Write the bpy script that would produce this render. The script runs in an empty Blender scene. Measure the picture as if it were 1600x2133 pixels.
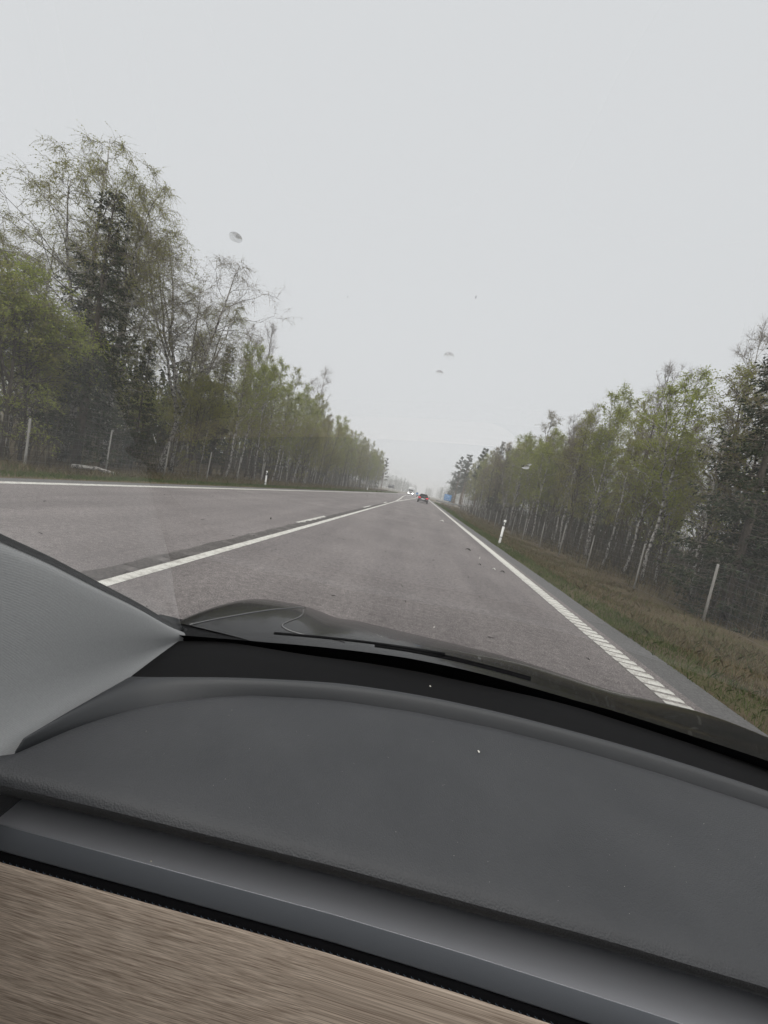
import bpy, bmesh, math, random
import numpy as np
from mathutils import Vector, Matrix

random.seed(7)
RNG = np.random.default_rng(7)
S = bpy.context.scene
C = S.collection
PI = math.pi

# ------------------------------------------------------------------ camera
EYE = Vector((0.0, 0.0, 1.45))
cam_d = bpy.data.cameras.new('camera')
cam = bpy.data.objects.new('camera', cam_d)
C.objects.link(cam)
cam_d.sensor_fit = 'VERTICAL'
cam_d.sensor_height = 36.0
cam_d.lens = 13.52
cam_d.clip_start = 0.01
cam_d.clip_end = 4000.0
ROT = Matrix(((0.97459046, -0.2071556, 0.08520564),
              (0.09681479, 0.04654557, -0.99421346),
              (0.20199094, 0.97720012, 0.0654186)))
cam.matrix_world = Matrix.Translation(EYE) @ ROT.to_4x4()
S.camera = cam

# ------------------------------------------------------------------ world, sun, exposure
W = bpy.data.worlds.new('World')
S.world = W
W.use_nodes = True
wt = W.node_tree
wt.nodes.clear()
w_out = wt.nodes.new('ShaderNodeOutputWorld')
w_bg = wt.nodes.new('ShaderNodeBackground')
w_sky = wt.nodes.new('ShaderNodeTexSky')
w_sky.sky_type = 'NISHITA'
w_sky.sun_disc = False
w_sky.sun_elevation = math.radians(66)
w_sky.sun_rotation = math.radians(200)
w_sky.dust_density = 4.0
w_hs = wt.nodes.new('ShaderNodeHueSaturation')
w_hs.inputs['Saturation'].default_value = 0.12
w_mix = wt.nodes.new('ShaderNodeMix')
w_mix.data_type = 'RGBA'
w_mix.inputs['Factor'].default_value = 0.92        # a closed cloud layer evens the sky out
w_mix.inputs[7].default_value = (6.1, 6.25, 6.42, 1)
wt.links.new(w_sky.outputs[0], w_hs.inputs['Color'])
wt.links.new(w_hs.outputs[0], w_mix.inputs[6])
wt.links.new(w_mix.outputs[2], w_bg.inputs[0])
w_bg.inputs[1].default_value = 0.0755
wt.links.new(w_bg.outputs[0], w_out.inputs[0])

sun_d = bpy.data.lights.new('sun', 'SUN')
sun_d.energy = 1.5
sun_d.angle = math.radians(75)
sun_d.color = (1.0, 0.97, 0.93)
sun = bpy.data.objects.new('sun', sun_d)
C.objects.link(sun)
sun.rotation_euler = (math.radians(24), 0, math.radians(-20))

S.view_settings.view_transform = 'Standard'
S.view_settings.look = 'None'
S.view_settings.exposure = 0.85
S.view_settings.gamma = 1.0
S.view_settings.use_curve_mapping = False
S.render.engine = 'CYCLES'
S.cycles.use_denoising = True
S.cycles.max_bounces = 8
S.cycles.diffuse_bounces = 3
S.cycles.glossy_bounces = 4
S.cycles.transmission_bounces = 4
S.cycles.transparent_max_bounces = 16
S.cycles.volume_bounces = 3
S.cycles.caustics_reflective = False
S.cycles.caustics_refractive = False
S.cycles.sample_clamp_indirect = 6.0

# ------------------------------------------------------------------ materials
def mat(name, col, rough=0.6, metal=0.0, spec=0.5, **kw):
    m = bpy.data.materials.new(name)
    m.use_nodes = True
    b = m.node_tree.nodes['Principled BSDF']
    b.inputs['Base Color'].default_value = (*col, 1)
    b.inputs['Roughness'].default_value = rough
    b.inputs['Metallic'].default_value = metal
    b.inputs['Specular IOR Level'].default_value = spec
    for k, v in kw.items():
        b.inputs[k.replace('_', ' ')].default_value = v
    return m

def nodes(m):
    return m.node_tree.nodes, m.node_tree.links, m.node_tree.nodes['Principled BSDF']

def coords(m, scale=(1, 1, 1), kind='Object'):
    n, l, b = nodes(m)
    tc = n.new('ShaderNodeTexCoord')
    mp = n.new('ShaderNodeMapping')
    mp.inputs['Scale'].default_value = scale
    l.new(tc.outputs[kind], mp.inputs['Vector'])
    return mp.outputs[0]

def noise(m, scale, detail=4, rough=0.55, vec=None):
    n, l, b = nodes(m)
    t = n.new('ShaderNodeTexNoise')
    t.inputs['Scale'].default_value = scale
    t.inputs['Detail'].default_value = detail
    t.inputs['Roughness'].default_value = rough
    if vec is not None:
        l.new(vec, t.inputs['Vector'])
    return t.outputs[0]

def ramp(m, fac, stops):
    n, l, b = nodes(m)
    r = n.new('ShaderNodeValToRGB')
    e = r.color_ramp.elements
    while len(e) < len(stops):
        e.new(0.5)
    for q, (p, c) in zip(e, stops):
        q.position = p
        q.color = (*c, 1) if len(c) == 3 else c
    l.new(fac, r.inputs[0])
    return r.outputs[0]

def bump(m, h, strength=0.3, dist=0.01):
    n, l, b = nodes(m)
    t = n.new('ShaderNodeBump')
    t.inputs['Strength'].default_value = strength
    t.inputs['Distance'].default_value = dist
    l.new(h, t.inputs['Height'])
    l.new(t.outputs[0], b.inputs['Normal'])

def mixc(m, a, b_, fac, mode='MIX'):
    n, l, b = nodes(m)
    x = n.new('ShaderNodeMix')
    x.data_type = 'RGBA'
    x.blend_type = mode
    for sock, v in ((0, fac), (6, a), (7, b_)):
        if hasattr(v, 'links'):
            l.new(v, x.inputs[sock])
        else:
            x.inputs[sock].default_value = v if sock == 0 else (*v, 1)
    return x.outputs[2]

def setc(m, sock):
    n, l, b = nodes(m)
    l.new(sock, b.inputs['Base Color'])

M = {}
# asphalt with reddish porphyry chippings, faint wheel tracks and speckle
m = M['asphalt'] = mat('asphalt', (0.2, 0.18, 0.17), 0.85, spec=0.3)
v = coords(m)
c1 = ramp(m, noise(m, 70, 3, 0.7, v), [(0.3, (0.09, 0.083, 0.081)), (0.5, (0.19, 0.176, 0.172)), (0.72, (0.37, 0.347, 0.342))])
c2 = ramp(m, noise(m, 1.0, 4, 0.6, coords(m, (1.1, 0.10, 1))), [(0.35, (0.84, 0.83, 0.83)), (0.65, (1.1, 1.09, 1.08))])
c3 = ramp(m, noise(m, 0.5, 6, 0.65, v), [(0.3, (0.84, 0.83, 0.83)), (0.7, (1.10, 1.09, 1.09))])
c4 = ramp(m, noise(m, 13, 4, 0.8, v), [(0.34, (0.74, 0.73, 0.73)), (0.5, (1.0, 1.0, 1.0)), (0.66, (1.28, 1.26, 1.25))])
setc(m, mixc(m, mixc(m, mixc(m, c1, c2, 1.0, 'MULTIPLY'), c3, 1.0, 'MULTIPLY'), c4, 1.0, 'MULTIPLY'))
bump(m, noise(m, 120, 2, 0.6, v), 0.5, 0.006)
m = M['shoulder'] = mat('shoulder_asphalt', (0.13, 0.13, 0.13), 0.9, spec=0.3)
v = coords(m)
setc(m, ramp(m, noise(m, 40, 5, 0.7, v), [(0.3, (0.09, 0.089, 0.088)), (0.7, (0.19, 0.186, 0.182))]))
bump(m, noise(m, 90, 2, 0.6, v), 0.5, 0.006)
m = M['groove'] = mat('milled_asphalt', (0.05, 0.048, 0.046), 0.8, spec=0.3)
v = coords(m)
setc(m, ramp(m, noise(m, 22, 4, 0.7, v), [(0.3, (0.05, 0.046, 0.043)), (0.7, (0.15, 0.137, 0.13))]))
m = M['paint'] = mat('road_paint', (0.7, 0.7, 0.66), 0.6)
v = coords(m)
c1 = ramp(m, noise(m, 9, 6, 0.7, v), [(0.32, (0.36, 0.34, 0.31)), (0.55, (0.70, 0.69, 0.64))])
c2 = ramp(m, noise(m, 60, 3, 0.7, v), [(0.3, (0.7, 0.68, 0.64)), (0.5, (1, 1, 1))])
setc(m, mixc(m, c1, c2, 1.0, 'MULTIPLY'))
bump(m, noise(m, 80, 2, 0.6, v), 0.3, 0.004)
m = M['worn_paint'] = mat('worn_road_paint', (0.3, 0.28, 0.26), 0.8)
setc(m, ramp(m, noise(m, 30, 5, 0.75, coords(m)), [(0.35, (0.12, 0.11, 0.105)), (0.65, (0.42, 0.40, 0.37))]))
# ground: dead grass, moss and leaf litter
m = M['soil'] = mat('forest_floor', (0.08, 0.07, 0.05), 0.95, spec=0.1)
v = coords(m)
c1 = ramp(m, noise(m, 0.9, 6, 0.7, v), [(0.3, (0.07, 0.057, 0.040)), (0.5, (0.135, 0.112, 0.073)), (0.66, (0.095, 0.10, 0.048)), (0.8, (0.20, 0.17, 0.11))])
c2 = ramp(m, noise(m, 18, 4, 0.75, v), [(0.3, (0.55, 0.53, 0.5)), (0.7, (1.35, 1.3, 1.25))])
setc(m, mixc(m, c1, c2, 1.0, 'MULTIPLY'))
bump(m, noise(m, 12, 5, 0.7, v), 0.9, 0.06)
m = M['gravel'] = mat('gravel', (0.22, 0.2, 0.18), 0.95, spec=0.2)
setc(m, ramp(m, noise(m, 30, 5, 0.8, coords(m)), [(0.3, (0.12, 0.11, 0.10)), (0.7, (0.32, 0.30, 0.27))]))

def leafy(name, cols, trans=0.35, rough=0.7):
    m = bpy.data.materials.new(name)
    m.use_nodes = True
    n, l = m.node_tree.nodes, m.node_tree.links
    n.clear()
    out = n.new('ShaderNodeOutputMaterial')
    geo = n.new('ShaderNodeNewGeometry')
    inf = n.new('ShaderNodeObjectInfo')
    add = n.new('ShaderNodeMath'); add.operation = 'MULTIPLY_ADD'
    add.inputs[1].default_value = 0.55
    mul = n.new('ShaderNodeMath'); mul.operation = 'MULTIPLY'; mul.inputs[1].default_value = 0.45
    l.new(inf.outputs['Random'], mul.inputs[0])
    l.new(geo.outputs['Random Per Island'], add.inputs[0])
    l.new(mul.outputs[0], add.inputs[2])
    r = n.new('ShaderNodeValToRGB')
    e = r.color_ramp.elements
    while len(e) < len(cols):
        e.new(0.5)
    for i, (q, c) in enumerate(zip(e, cols)):
        q.position = i / (len(cols) - 1)
        q.color = (*c, 1)
    l.new(add.outputs[0], r.inputs[0])
    d = n.new('ShaderNodeBsdfDiffuse')
    t = n.new('ShaderNodeBsdfTranslucent')
    x = n.new('ShaderNodeMixShader')
    x.inputs[0].default_value = trans
    l.new(r.outputs[0], d.inputs[0]); l.new(r.outputs[0], t.inputs[0])
    l.new(d.outputs[0], x.inputs[1]); l.new(t.outputs[0], x.inputs[2])
    l.new(x.outputs[0], out.inputs[0])
    return m

M['birch_leaf'] = leafy('birch_leaf', [(0.22, 0.225, 0.07), (0.29, 0.30, 0.085), (0.35, 0.365, 0.10), (0.28, 0.26, 0.10), (0.40, 0.40, 0.14)], 0.5)
M['brown_leaf'] = leafy('bud_leaf', [(0.21, 0.175, 0.10), (0.27, 0.225, 0.125), (0.25, 0.24, 0.11), (0.18, 0.145, 0.09)], 0.4)
M['fresh_leaf'] = leafy('fresh_leaf', [(0.25, 0.28, 0.07), (0.33, 0.375, 0.085), (0.39, 0.43, 0.11), (0.24, 0.255, 0.07)], 0.5)
M['spruce_needle'] = leafy('spruce_needle', [(0.030, 0.040, 0.025), (0.046, 0.060, 0.034), (0.062, 0.074, 0.042), (0.038, 0.044, 0.028)], 0.12)
M['pine_needle'] = leafy('pine_needle', [(0.038, 0.052, 0.030), (0.055, 0.072, 0.040), (0.07, 0.085, 0.05), (0.045, 0.05, 0.034)], 0.15)
M['grass'] = leafy('green_grass', [(0.075, 0.10, 0.04), (0.11, 0.145, 0.055), (0.15, 0.18, 0.07), (0.19, 0.175, 0.10)], 0.35)
M['dry_grass'] = leafy('dry_grass', [(0.16, 0.13, 0.075), (0.27, 0.22, 0.135), (0.13, 0.10, 0.058), (0.14, 0.145, 0.06), (0.36, 0.30, 0.20)], 0.3)
M['brush'] = leafy('brush_twig', [(0.06, 0.05, 0.04), (0.10, 0.088, 0.07), (0.075, 0.07, 0.045), (0.14, 0.125, 0.10)], 0.1)
M['twig'] = mat('birch_twig', (0.19, 0.162, 0.135), 0.85, spec=0.2)
# birch bark: white with black scars and dark base
m = M['birch_bark'] = mat('birch_bark', (0.5, 0.49, 0.46), 0.8, spec=0.2)
c1 = ramp(m, noise(m, 1.0, 5, 0.7, coords(m, (9, 9, 5.5))), [(0.42, (0.05, 0.045, 0.04)), (0.52, (0.46, 0.44, 0.41)), (0.8, (0.62, 0.60, 0.56))])
c2 = ramp(m, noise(m, 1.0, 3, 0.6, coords(m, (2, 2, 30))), [(0.36, (0.3, 0.28, 0.26)), (0.46, (1, 1, 1))])
setc(m, mixc(m, c1, c2, 1.0, 'MULTIPLY'))
bump(m, noise(m, 14, 4), 0.5, 0.02)
m = M['dark_bark'] = mat('dark_bark', (0.09, 0.075, 0.06), 0.9, spec=0.2)
setc(m, ramp(m, noise(m, 1.0, 5, 0.7, coords(m, (14, 14, 3))), [(0.3, (0.05, 0.042, 0.034)), (0.7, (0.17, 0.145, 0.12))]))
bump(m, noise(m, 1.0, 4, 0.6, coords(m, (22, 22, 4))), 0.8, 0.03)
m = M['pine_bark'] = mat('pine_bark', (0.17, 0.11, 0.07), 0.9, spec=0.2)
setc(m, ramp(m, noise(m, 1.0, 5, 0.7, coords(m, (9, 9, 3))), [(0.3, (0.08, 0.06, 0.045)), (0.7, (0.24, 0.15, 0.09))]))
m = M['post_wood'] = mat('grey_post_wood', (0.3, 0.29, 0.27), 0.9, spec=0.15)
setc(m, ramp(m, noise(m, 1.0, 5, 0.7, coords(m, (30, 30, 4))), [(0.3, (0.25, 0.24, 0.22)), (0.7, (0.46, 0.445, 0.415))]))
M['wire'] = mat('galvanised_wire', (0.32, 0.33, 0.34), 0.45, 0.7)
m = M['galv'] = mat('galvanised_steel', (0.30, 0.31, 0.32), 0.5, 0.6)
setc(m, ramp(m, noise(m, 12, 4, 0.6, coords(m)), [(0.3, (0.24, 0.25, 0.26)), (0.7, (0.36, 0.37, 0.38))]))
M['white_plastic'] = mat('white_plastic', (0.75, 0.75, 0.72), 0.5)
M['black_plastic'] = mat('black_plastic', (0.02, 0.02, 0.021), 0.5)
M['reflector'] = mat('reflector', (0.65, 0.65, 0.62), 0.2)
M['sign_blue'] = mat('sign_blue', (0.05, 0.22, 0.50), 0.4)
M['sign_white'] = mat('sign_white', (0.78, 0.80, 0.82), 0.4)
M['sign_grey'] = mat('sign_back_grey', (0.15, 0.155, 0.16), 0.5, 0.3)

# own car
def grain(m, scale, strength, dist):
    n, l, b = nodes(m)
    t = n.new('ShaderNodeTexVoronoi')
    t.inputs['Scale'].default_value = scale
    l.new(coords(m), t.inputs['Vector'])
    bump(m, t.outputs['Distance'], strength, dist)
m = M['pad'] = mat('soft_dash_leather', (0.040, 0.041, 0.043), 0.52, spec=0.45)
setc(m, ramp(m, noise(m, 9, 5, 0.6, coords(m)), [(0.3, (0.036, 0.0375, 0.041)), (0.7, (0.047, 0.0485, 0.052))]))
grain(m, 560, 0.5, 0.0007)
m = M['pad_front'] = mat('grained_dash_lip', (0.075, 0.075, 0.077), 0.55, spec=0.4)
grain(m, 480, 0.6, 0.0009)
m = M['cowl_mat'] = mat('matt_black_cowl', (0.009, 0.009, 0.0095), 0.9, spec=0.12)
grain(m, 700, 0.4, 0.0006)
m = M['ridge'] = mat('dash_ridge_vinyl', (0.036, 0.038, 0.041), 0.45, spec=0.5)
grain(m, 700, 0.25, 0.0005)
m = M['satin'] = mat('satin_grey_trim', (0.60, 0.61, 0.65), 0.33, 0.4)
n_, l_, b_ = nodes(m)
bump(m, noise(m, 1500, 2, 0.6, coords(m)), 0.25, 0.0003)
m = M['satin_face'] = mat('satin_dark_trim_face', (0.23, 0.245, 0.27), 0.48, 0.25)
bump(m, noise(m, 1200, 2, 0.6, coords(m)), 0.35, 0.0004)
M['crease_highlight'] = mat('painted_crease_highlight', (0.55, 0.56, 0.60), 0.3, 0.5)  # pale satin for the highlight drawn along the trim crease
M['gap'] = mat('black_gap_and_shade', (0.006, 0.006, 0.007), 0.9, spec=0.1)  # black joints, also the added shade sheet and light-blocking boxes
m = M['pillar'] = mat('grey_pillar_cloth', (0.20, 0.215, 0.225), 0.9, spec=0.1)
n_, l_, b_ = nodes(m)
wv = n_.new('ShaderNodeTexWave'); wv.inputs['Scale'].default_value = 190; wv.inputs['Distortion'].default_value = 2.0
wv.bands_direction = 'Z'
l_.new(coords(m), wv.inputs['Vector'])
setc(m, mixc(m, ramp(m, noise(m, 420, 3, 0.7, coords(m)), [(0.3, (0.345, 0.352, 0.356)), (0.7, (0.395, 0.402, 0.406))]),
             ramp(m, wv.outputs['Fac'], [(0.2, (0.93, 0.93, 0.93)), (0.8, (1.03, 1.03, 1.03))]), 1.0, 'MULTIPLY'))
bump(m, wv.outputs['Fac'], 0.25, 0.0008)
# open-pore veneer, grain running across the car
m = M['wood'] = mat('open_pore_veneer', (0.3, 0.25, 0.2), 0.5, spec=0.3)
g1 = ramp(m, noise(m, 1.0, 3, 0.6, coords(m, (2.4, 980, 980))), [(0.34, (0.36, 0.28, 0.22)), (0.5, (0.60, 0.495, 0.405)), (0.66, (0.80, 0.685, 0.575))])
g2 = ramp(m, noise(m, 1.0, 2, 0.6, coords(m, (10, 1600, 1600))), [(0.30, (0.74, 0.71, 0.69)), (0.45, (1.03, 1.02, 1.01))])
g3 = ramp(m, noise(m, 1.0, 3, 0.6, coords(m, (0.5, 170, 170))), [(0.35, (0.84, 0.825, 0.81)), (0.65, (1.10, 1.095, 1.09))])
setc(m, mixc(m, mixc(m, g1, g2, 1.0, 'MULTIPLY'), g3, 1.0, 'MULTIPLY'))
bump(m, noise(m, 1.0, 2, 0.6, coords(m, (10, 1600, 1600))), 0.3, 0.0003)
M['thread'] = mat('blue_grey_thread', (0.06, 0.085, 0.115), 0.7)
m = M['frit'] = mat('black_frit', (0.003, 0.003, 0.0035), 0.8, spec=0.05)
m = M['bonnet'] = mat('black_car_paint', (0.012, 0.012, 0.013), 0.25, spec=0.3, Coat_Weight=0.35, Coat_Roughness=0.03)
M['highlight_tube'] = mat('painted_bonnet_glint', (0.22, 0.22, 0.22), 0.25, 0.3)  # pale tone standing in for reflected light on the black bonnet
m = M['rubber'] = mat('black_rubber', (0.012, 0.012, 0.013), 0.85, spec=0.15)
setc(m, ramp(m, noise(m, 60, 5, 0.7, coords(m)), [(0.35, (0.008, 0.008, 0.009)), (0.75, (0.022, 0.022, 0.023))]))
m = M['cowl_plastic'] = mat('weathered_cowl_plastic', (0.03, 0.031, 0.033), 0.9, spec=0.1)
setc(m, ramp(m, noise(m, 150, 5, 0.75, coords(m)), [(0.35, (0.010, 0.010, 0.011)), (0.75, (0.028, 0.029, 0.030))]))
M['headliner'] = mat('dark_headliner', (0.10, 0.10, 0.10), 0.95, spec=0.1)
M['seat_cloth'] = mat('dark_cabin_trim', (0.05, 0.05, 0.05), 0.95, spec=0.1)

# laminated windscreen: thin sheet that lets most light straight through and mirrors the dashboard
m = bpy.data.materials.new('windscreen_glass')
M['glass'] = m
m.use_nodes = True
n, l = m.node_tree.nodes, m.node_tree.links
n.clear()
out = n.new('ShaderNodeOutputMaterial')
tr = n.new('ShaderNodeBsdfTransparent'); tr.inputs[0].default_value = (0.97, 0.972, 0.97, 1)
gl = n.new('ShaderNodeBsdfGlossy'); gl.inputs['Roughness'].default_value = 0.0
fr = n.new('ShaderNodeFresnel'); fr.inputs['IOR'].default_value = 1.68      # raised so the dashboard mirrors more than in plain glass
f2 = n.new('ShaderNodeMath'); f2.operation = 'MULTIPLY'; f2.inputs[1].default_value = 2.0
f3 = n.new('ShaderNodeMath'); f3.operation = 'ADD'; f3.inputs[1].default_value = 1.0
f4 = n.new('ShaderNodeMath'); f4.operation = 'DIVIDE'
l.new(fr.outputs[0], f2.inputs[0]); l.new(fr.outputs[0], f3.inputs[0])
l.new(f2.outputs[0], f4.inputs[0]); l.new(f3.outputs[0], f4.inputs[1])
mx = n.new('ShaderNodeMixShader')
l.new(f4.outputs[0], mx.inputs[0]); l.new(tr.outputs[0], mx.inputs[1]); l.new(gl.outputs[0], mx.inputs[2])
l.new(mx.outputs[0], out.inputs[0])
m = mat('rain_water', (1, 1, 1), 0.02, Transmission_Weight=1.0, IOR=1.33)
M['water'] = m
n_, l_, b_ = nodes(m)
x_ = n_.new('ShaderNodeMixShader'); t_ = n_.new('ShaderNodeBsdfTransparent'); x_.inputs[0].default_value = 0.5
l_.new(t_.outputs[0], x_.inputs[1]); l_.new(b_.outputs[0], x_.inputs[2])
l_.new(x_.outputs[0], n_['Material Output'].inputs['Surface'])

# other vehicles
M['car_black'] = mat('dark_car_paint', (0.010, 0.010, 0.012), 0.2, Coat_Weight=1.0)
M['car_glass'] = mat('dark_car_glass', (0.02, 0.022, 0.024), 0.08)
M['tail_red'] = mat('lit_tail_lamp', (0.5, 0.01, 0.02), 0.3, Emission_Color=(1, 0.02, 0.06, 1), Emission_Strength=0.45)
M['head_lamp'] = mat('lit_head_lamp', (0.9, 0.9, 0.9), 0.3, Emission_Color=(1, 0.98, 0.94, 1), Emission_Strength=9.0)
M['truck_white'] = mat('white_truck_paint', (0.75, 0.76, 0.76), 0.35)
M['plate'] = mat('number_plate_white', (0.75, 0.75, 0.75), 0.5)
M['chrome'] = mat('bright_trim', (0.6, 0.6, 0.6), 0.25, 0.9)
M['tyre'] = mat('tyre_rubber', (0.02, 0.02, 0.02), 0.85)
M['rim'] = mat('alloy_rim', (0.35, 0.35, 0.36), 0.35, 0.8)
M['litter'] = mat('pale_litter', (0.7, 0.69, 0.65), 0.7)
M['bark_bit'] = mat('dark_bark_scrap', (0.03, 0.026, 0.022), 0.9)
m = M['crumb'] = mat('pale_crumb', (0.75, 0.73, 0.66), 0.8)

# ------------------------------------------------------------------ helpers
def link_mesh(name, me, mats, parent=None, smooth=False, label=None):
    for q in (mats if isinstance(mats, (list, tuple)) else [mats]):
        me.materials.append(q)
    if smooth:
        me.polygons.foreach_set('use_smooth', [True] * len(me.polygons))
    o = bpy.data.objects.new(name, me)
    C.objects.link(o)
    if parent is not None:
        o.parent = parent
    if label:
        o['label'] = label
    return o

class MB:
    """collects numpy vertex / quad-or-tri blocks and links them as one mesh"""
    def __init__(s):
        s.v = []; s.f = []; s.m = []; s.n = 0
    def add(s, verts, faces, mi=0):
        verts = np.asarray(verts, dtype=np.float64).reshape(-1, 3)
        faces = np.asarray(faces, dtype=np.int64)
        s.v.append(verts); s.f.append(faces + s.n); s.m.append(np.full(len(faces), mi))
        s.n += len(verts)
    def tube(s, pts, rad, k=6, mi=0, cap=True):
        pts = np.asarray(pts, float); n = len(pts)
        rad = np.broadcast_to(np.asarray(rad, float), (n,))
        t = np.gradient(pts, axis=0)
        t /= np.linalg.norm(t, axis=1)[:, None] + 1e-9
        up = np.array([0.0, 0, 1]) if abs(t[0, 2]) < 0.8 else np.array([1.0, 0, 0])
        a = np.cross(t, up); a /= np.linalg.norm(a, axis=1)[:, None] + 1e-9
        b = np.cross(t, a)
        th = np.arange(k) * 2 * PI / k
        ring = pts[:, None, :] + rad[:, None, None] * (np.cos(th)[None, :, None] * a[:, None, :] + np.sin(th)[None, :, None] * b[:, None, :])
        i = np.arange(n - 1)[:, None] * k; j = np.arange(k)[None, :]; j2 = (j + 1) % k
        q = np.stack([i + j, i + j2, i + k + j2, i + k + j], -1).reshape(-1, 4)
        s.add(ring, q, mi)
        if cap:
            base = s.n - n * k
            s.f.append(np.array([[base + x for x in range(k)][::-1]])); s.m.append(np.array([mi]))
            s.f.append(np.array([[base + (n - 1) * k + x for x in range(k)]])); s.m.append(np.array([mi]))
    def box(s, lo, hi, mi=0):
        x0, y0, z0 = lo; x1, y1, z1 = hi
        v = [(x0, y0, z0), (x1, y0, z0), (x1, y1, z0), (x0, y1, z0), (x0, y0, z1), (x1, y0, z1), (x1, y1, z1), (x0, y1, z1)]
        s.add(v, [(0, 3, 2, 1), (4, 5, 6, 7), (0, 1, 5, 4), (1, 2, 6, 5), (2, 3, 7, 6), (3, 0, 4, 7)], mi)
    def grid(s, P, mi=0):
        P = np.asarray(P, float); a, b = P.shape[:2]
        i = np.arange(a - 1)[:, None] * b; j = np.arange(b - 1)[None, :]
        s.add(P, np.stack([i + j, i + j + 1, i + b + j + 1, i + b + j], -1).reshape(-1, 4), mi)
    def leaves(s, cen, ax, w, L, mi=0):
        """one small diamond-shaped blade per centre along axis ax"""
        cen = np.asarray(cen); n = len(cen)
        r = RNG.normal(size=(n, 3))
        side = np.cross(ax, r); side /= np.linalg.norm(side, axis=1)[:, None] + 1e-9
        w = np.broadcast_to(w, (n,))[:, None]; L = np.broadcast_to(L, (n,))[:, None]
        v = np.stack([cen, cen + ax * L * 0.45 + side * w * 0.5, cen + ax * L, cen + ax * L * 0.45 - side * w * 0.5], 1)
        s.add(v, np.arange(n * 4).reshape(n, 4), mi)
    def twigs(s, P0, P1, r0, r1, mi=0, mid=None):
        """many three-sided tapered sticks at once; P0,P1 (n,3)"""
        P0 = np.asarray(P0); P1 = np.asarray(P1); n = len(P0)
        d = P1 - P0; d /= np.linalg.norm(d, axis=1)[:, None] + 1e-9
        a = np.cross(d, np.array([0.3, 0.7, 0.64])); a /= np.linalg.norm(a, axis=1)[:, None] + 1e-9
        b = np.cross(d, a)
        r0 = np.broadcast_to(r0, (n,)); r1 = np.broadcast_to(r1, (n,))
        rows = []
        for P, r in ((P0, r0), (P1, r1)):
            for t in range(3):
                th = t * 2 * PI / 3
                rows.append(P + r[:, None] * (math.cos(th) * a + math.sin(th) * b))
        v = np.stack(rows, 1)
        base = (np.arange(n) * 6)[:, None, None]
        q = np.array([[0, 1, 4, 3], [1, 2, 5, 4], [2, 0, 3, 5]])[None] + base
        s.add(v, q.reshape(-1, 4), mi)
    def mesh(s, name):
        me = bpy.data.meshes.new(name)
        v = np.concatenate(s.v)
        loops = np.concatenate([f.reshape(-1) for f in s.f])
        cnt = np.concatenate([np.full(len(f), f.shape[1]) for f in s.f])
        me.vertices.add(len(v)); me.vertices.foreach_set('co', v.reshape(-1))
        me.loops.add(len(loops)); me.loops.foreach_set('vertex_index', loops.astype(np.int32))
        me.polygons.add(len(cnt))
        me.polygons.foreach_set('loop_start', np.concatenate([[0], np.cumsum(cnt)[:-1]]).astype(np.int32))
        me.polygons.foreach_set('material_index', np.concatenate(s.m).astype(np.int32))
        me.update(calc_edges=True)
        return me
    def build(s, name, mats, parent=None, smooth=False, label=None):
        return link_mesh(name, s.mesh(name), mats, parent, smooth, label)

def tag(o, label=None, cat=None, group=None, kind=None):
    for k, val in (('label', label), ('category', cat), ('group', group), ('kind', kind)):
        if val:
            o[k] = val
    return o

def empty(name, loc=(0, 0, 0), rz=0.0, label=None, cat=None, group=None):
    o = bpy.data.objects.new(name, None)
    C.objects.link(o)
    o.location = loc
    o.rotation_euler = (0, 0, rz)
    o.empty_display_size = 0.2
    return tag(o, label, cat, group)

def copy_tree(o, parent=None):
    c = o.copy()
    C.objects.link(c)
    if parent is not None:
        c.parent = parent
    for ch in list(o.children):
        copy_tree(ch, c)
    return c

def bevel(o, w, seg=2):
    b = o.modifiers.new('bevel', 'BEVEL')
    b.width = w; b.segments = seg; b.limit_method = 'ANGLE'
    return o

def resample(P, n):
    P = np.asarray(P, float)
    d = np.concatenate([[0], np.cumsum(np.linalg.norm(np.diff(P, axis=0), axis=1))])
    t = np.linspace(0, d[-1], n)
    return np.stack([np.interp(t, d, P[:, k]) for k in range(P.shape[1])], 1)

def smooth_curve(P, n, it=30):
    Q = resample(P, n)
    for _ in range(it):
        Q[1:-1] = 0.25 * Q[:-2] + 0.5 * Q[1:-1] + 0.25 * Q[2:]
    return Q

# ------------------------------------------------------------------ terrain
LAT_X = [-60, -30, -18, -13.5, -11.2, -9.6, -8.95, -8.8, 3.3, 3.45, 4.2, 5.4, 7.4, 9.4, 12, 20, 60]
LAT_Z = [-0.2, -0.35, -0.45, -0.46, -0.34, -0.09, -0.03, -0.14, -0.14, -0.03, -0.06, -0.28, -0.62, -0.66, -0.55, -0.4, -0.2]
def lat(x):
    return np.interp(x, LAT_X, LAT_Z)
def ground_z(x, y):
    x = np.asarray(x, float); y = np.asarray(y, float)
    z = lat(x)
    off = np.clip(np.minimum(np.abs(x + 9.3), np.abs(x - 4.0)) / 3.0, 0, 1) * ((x < -9.3) | (x > 4.0))
    z = z + off * (0.09 * np.sin(0.9 * x + 0.31 * y) * np.cos(0.53 * y - 0.4 * x) + 0.06 * np.sin(1.7 * y + 0.8 * x))
    side = (x > 3.45) & (y > 92) & (y < 124)
    bl = np.clip((x - 3.45) / 1.0, 0, 1) * np.clip(np.minimum(y - 92, 124 - y) / 6.0, 0, 1)
    z = np.where(side, z * (1 - bl) + (-0.05) * bl, z)
    return z

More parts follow.
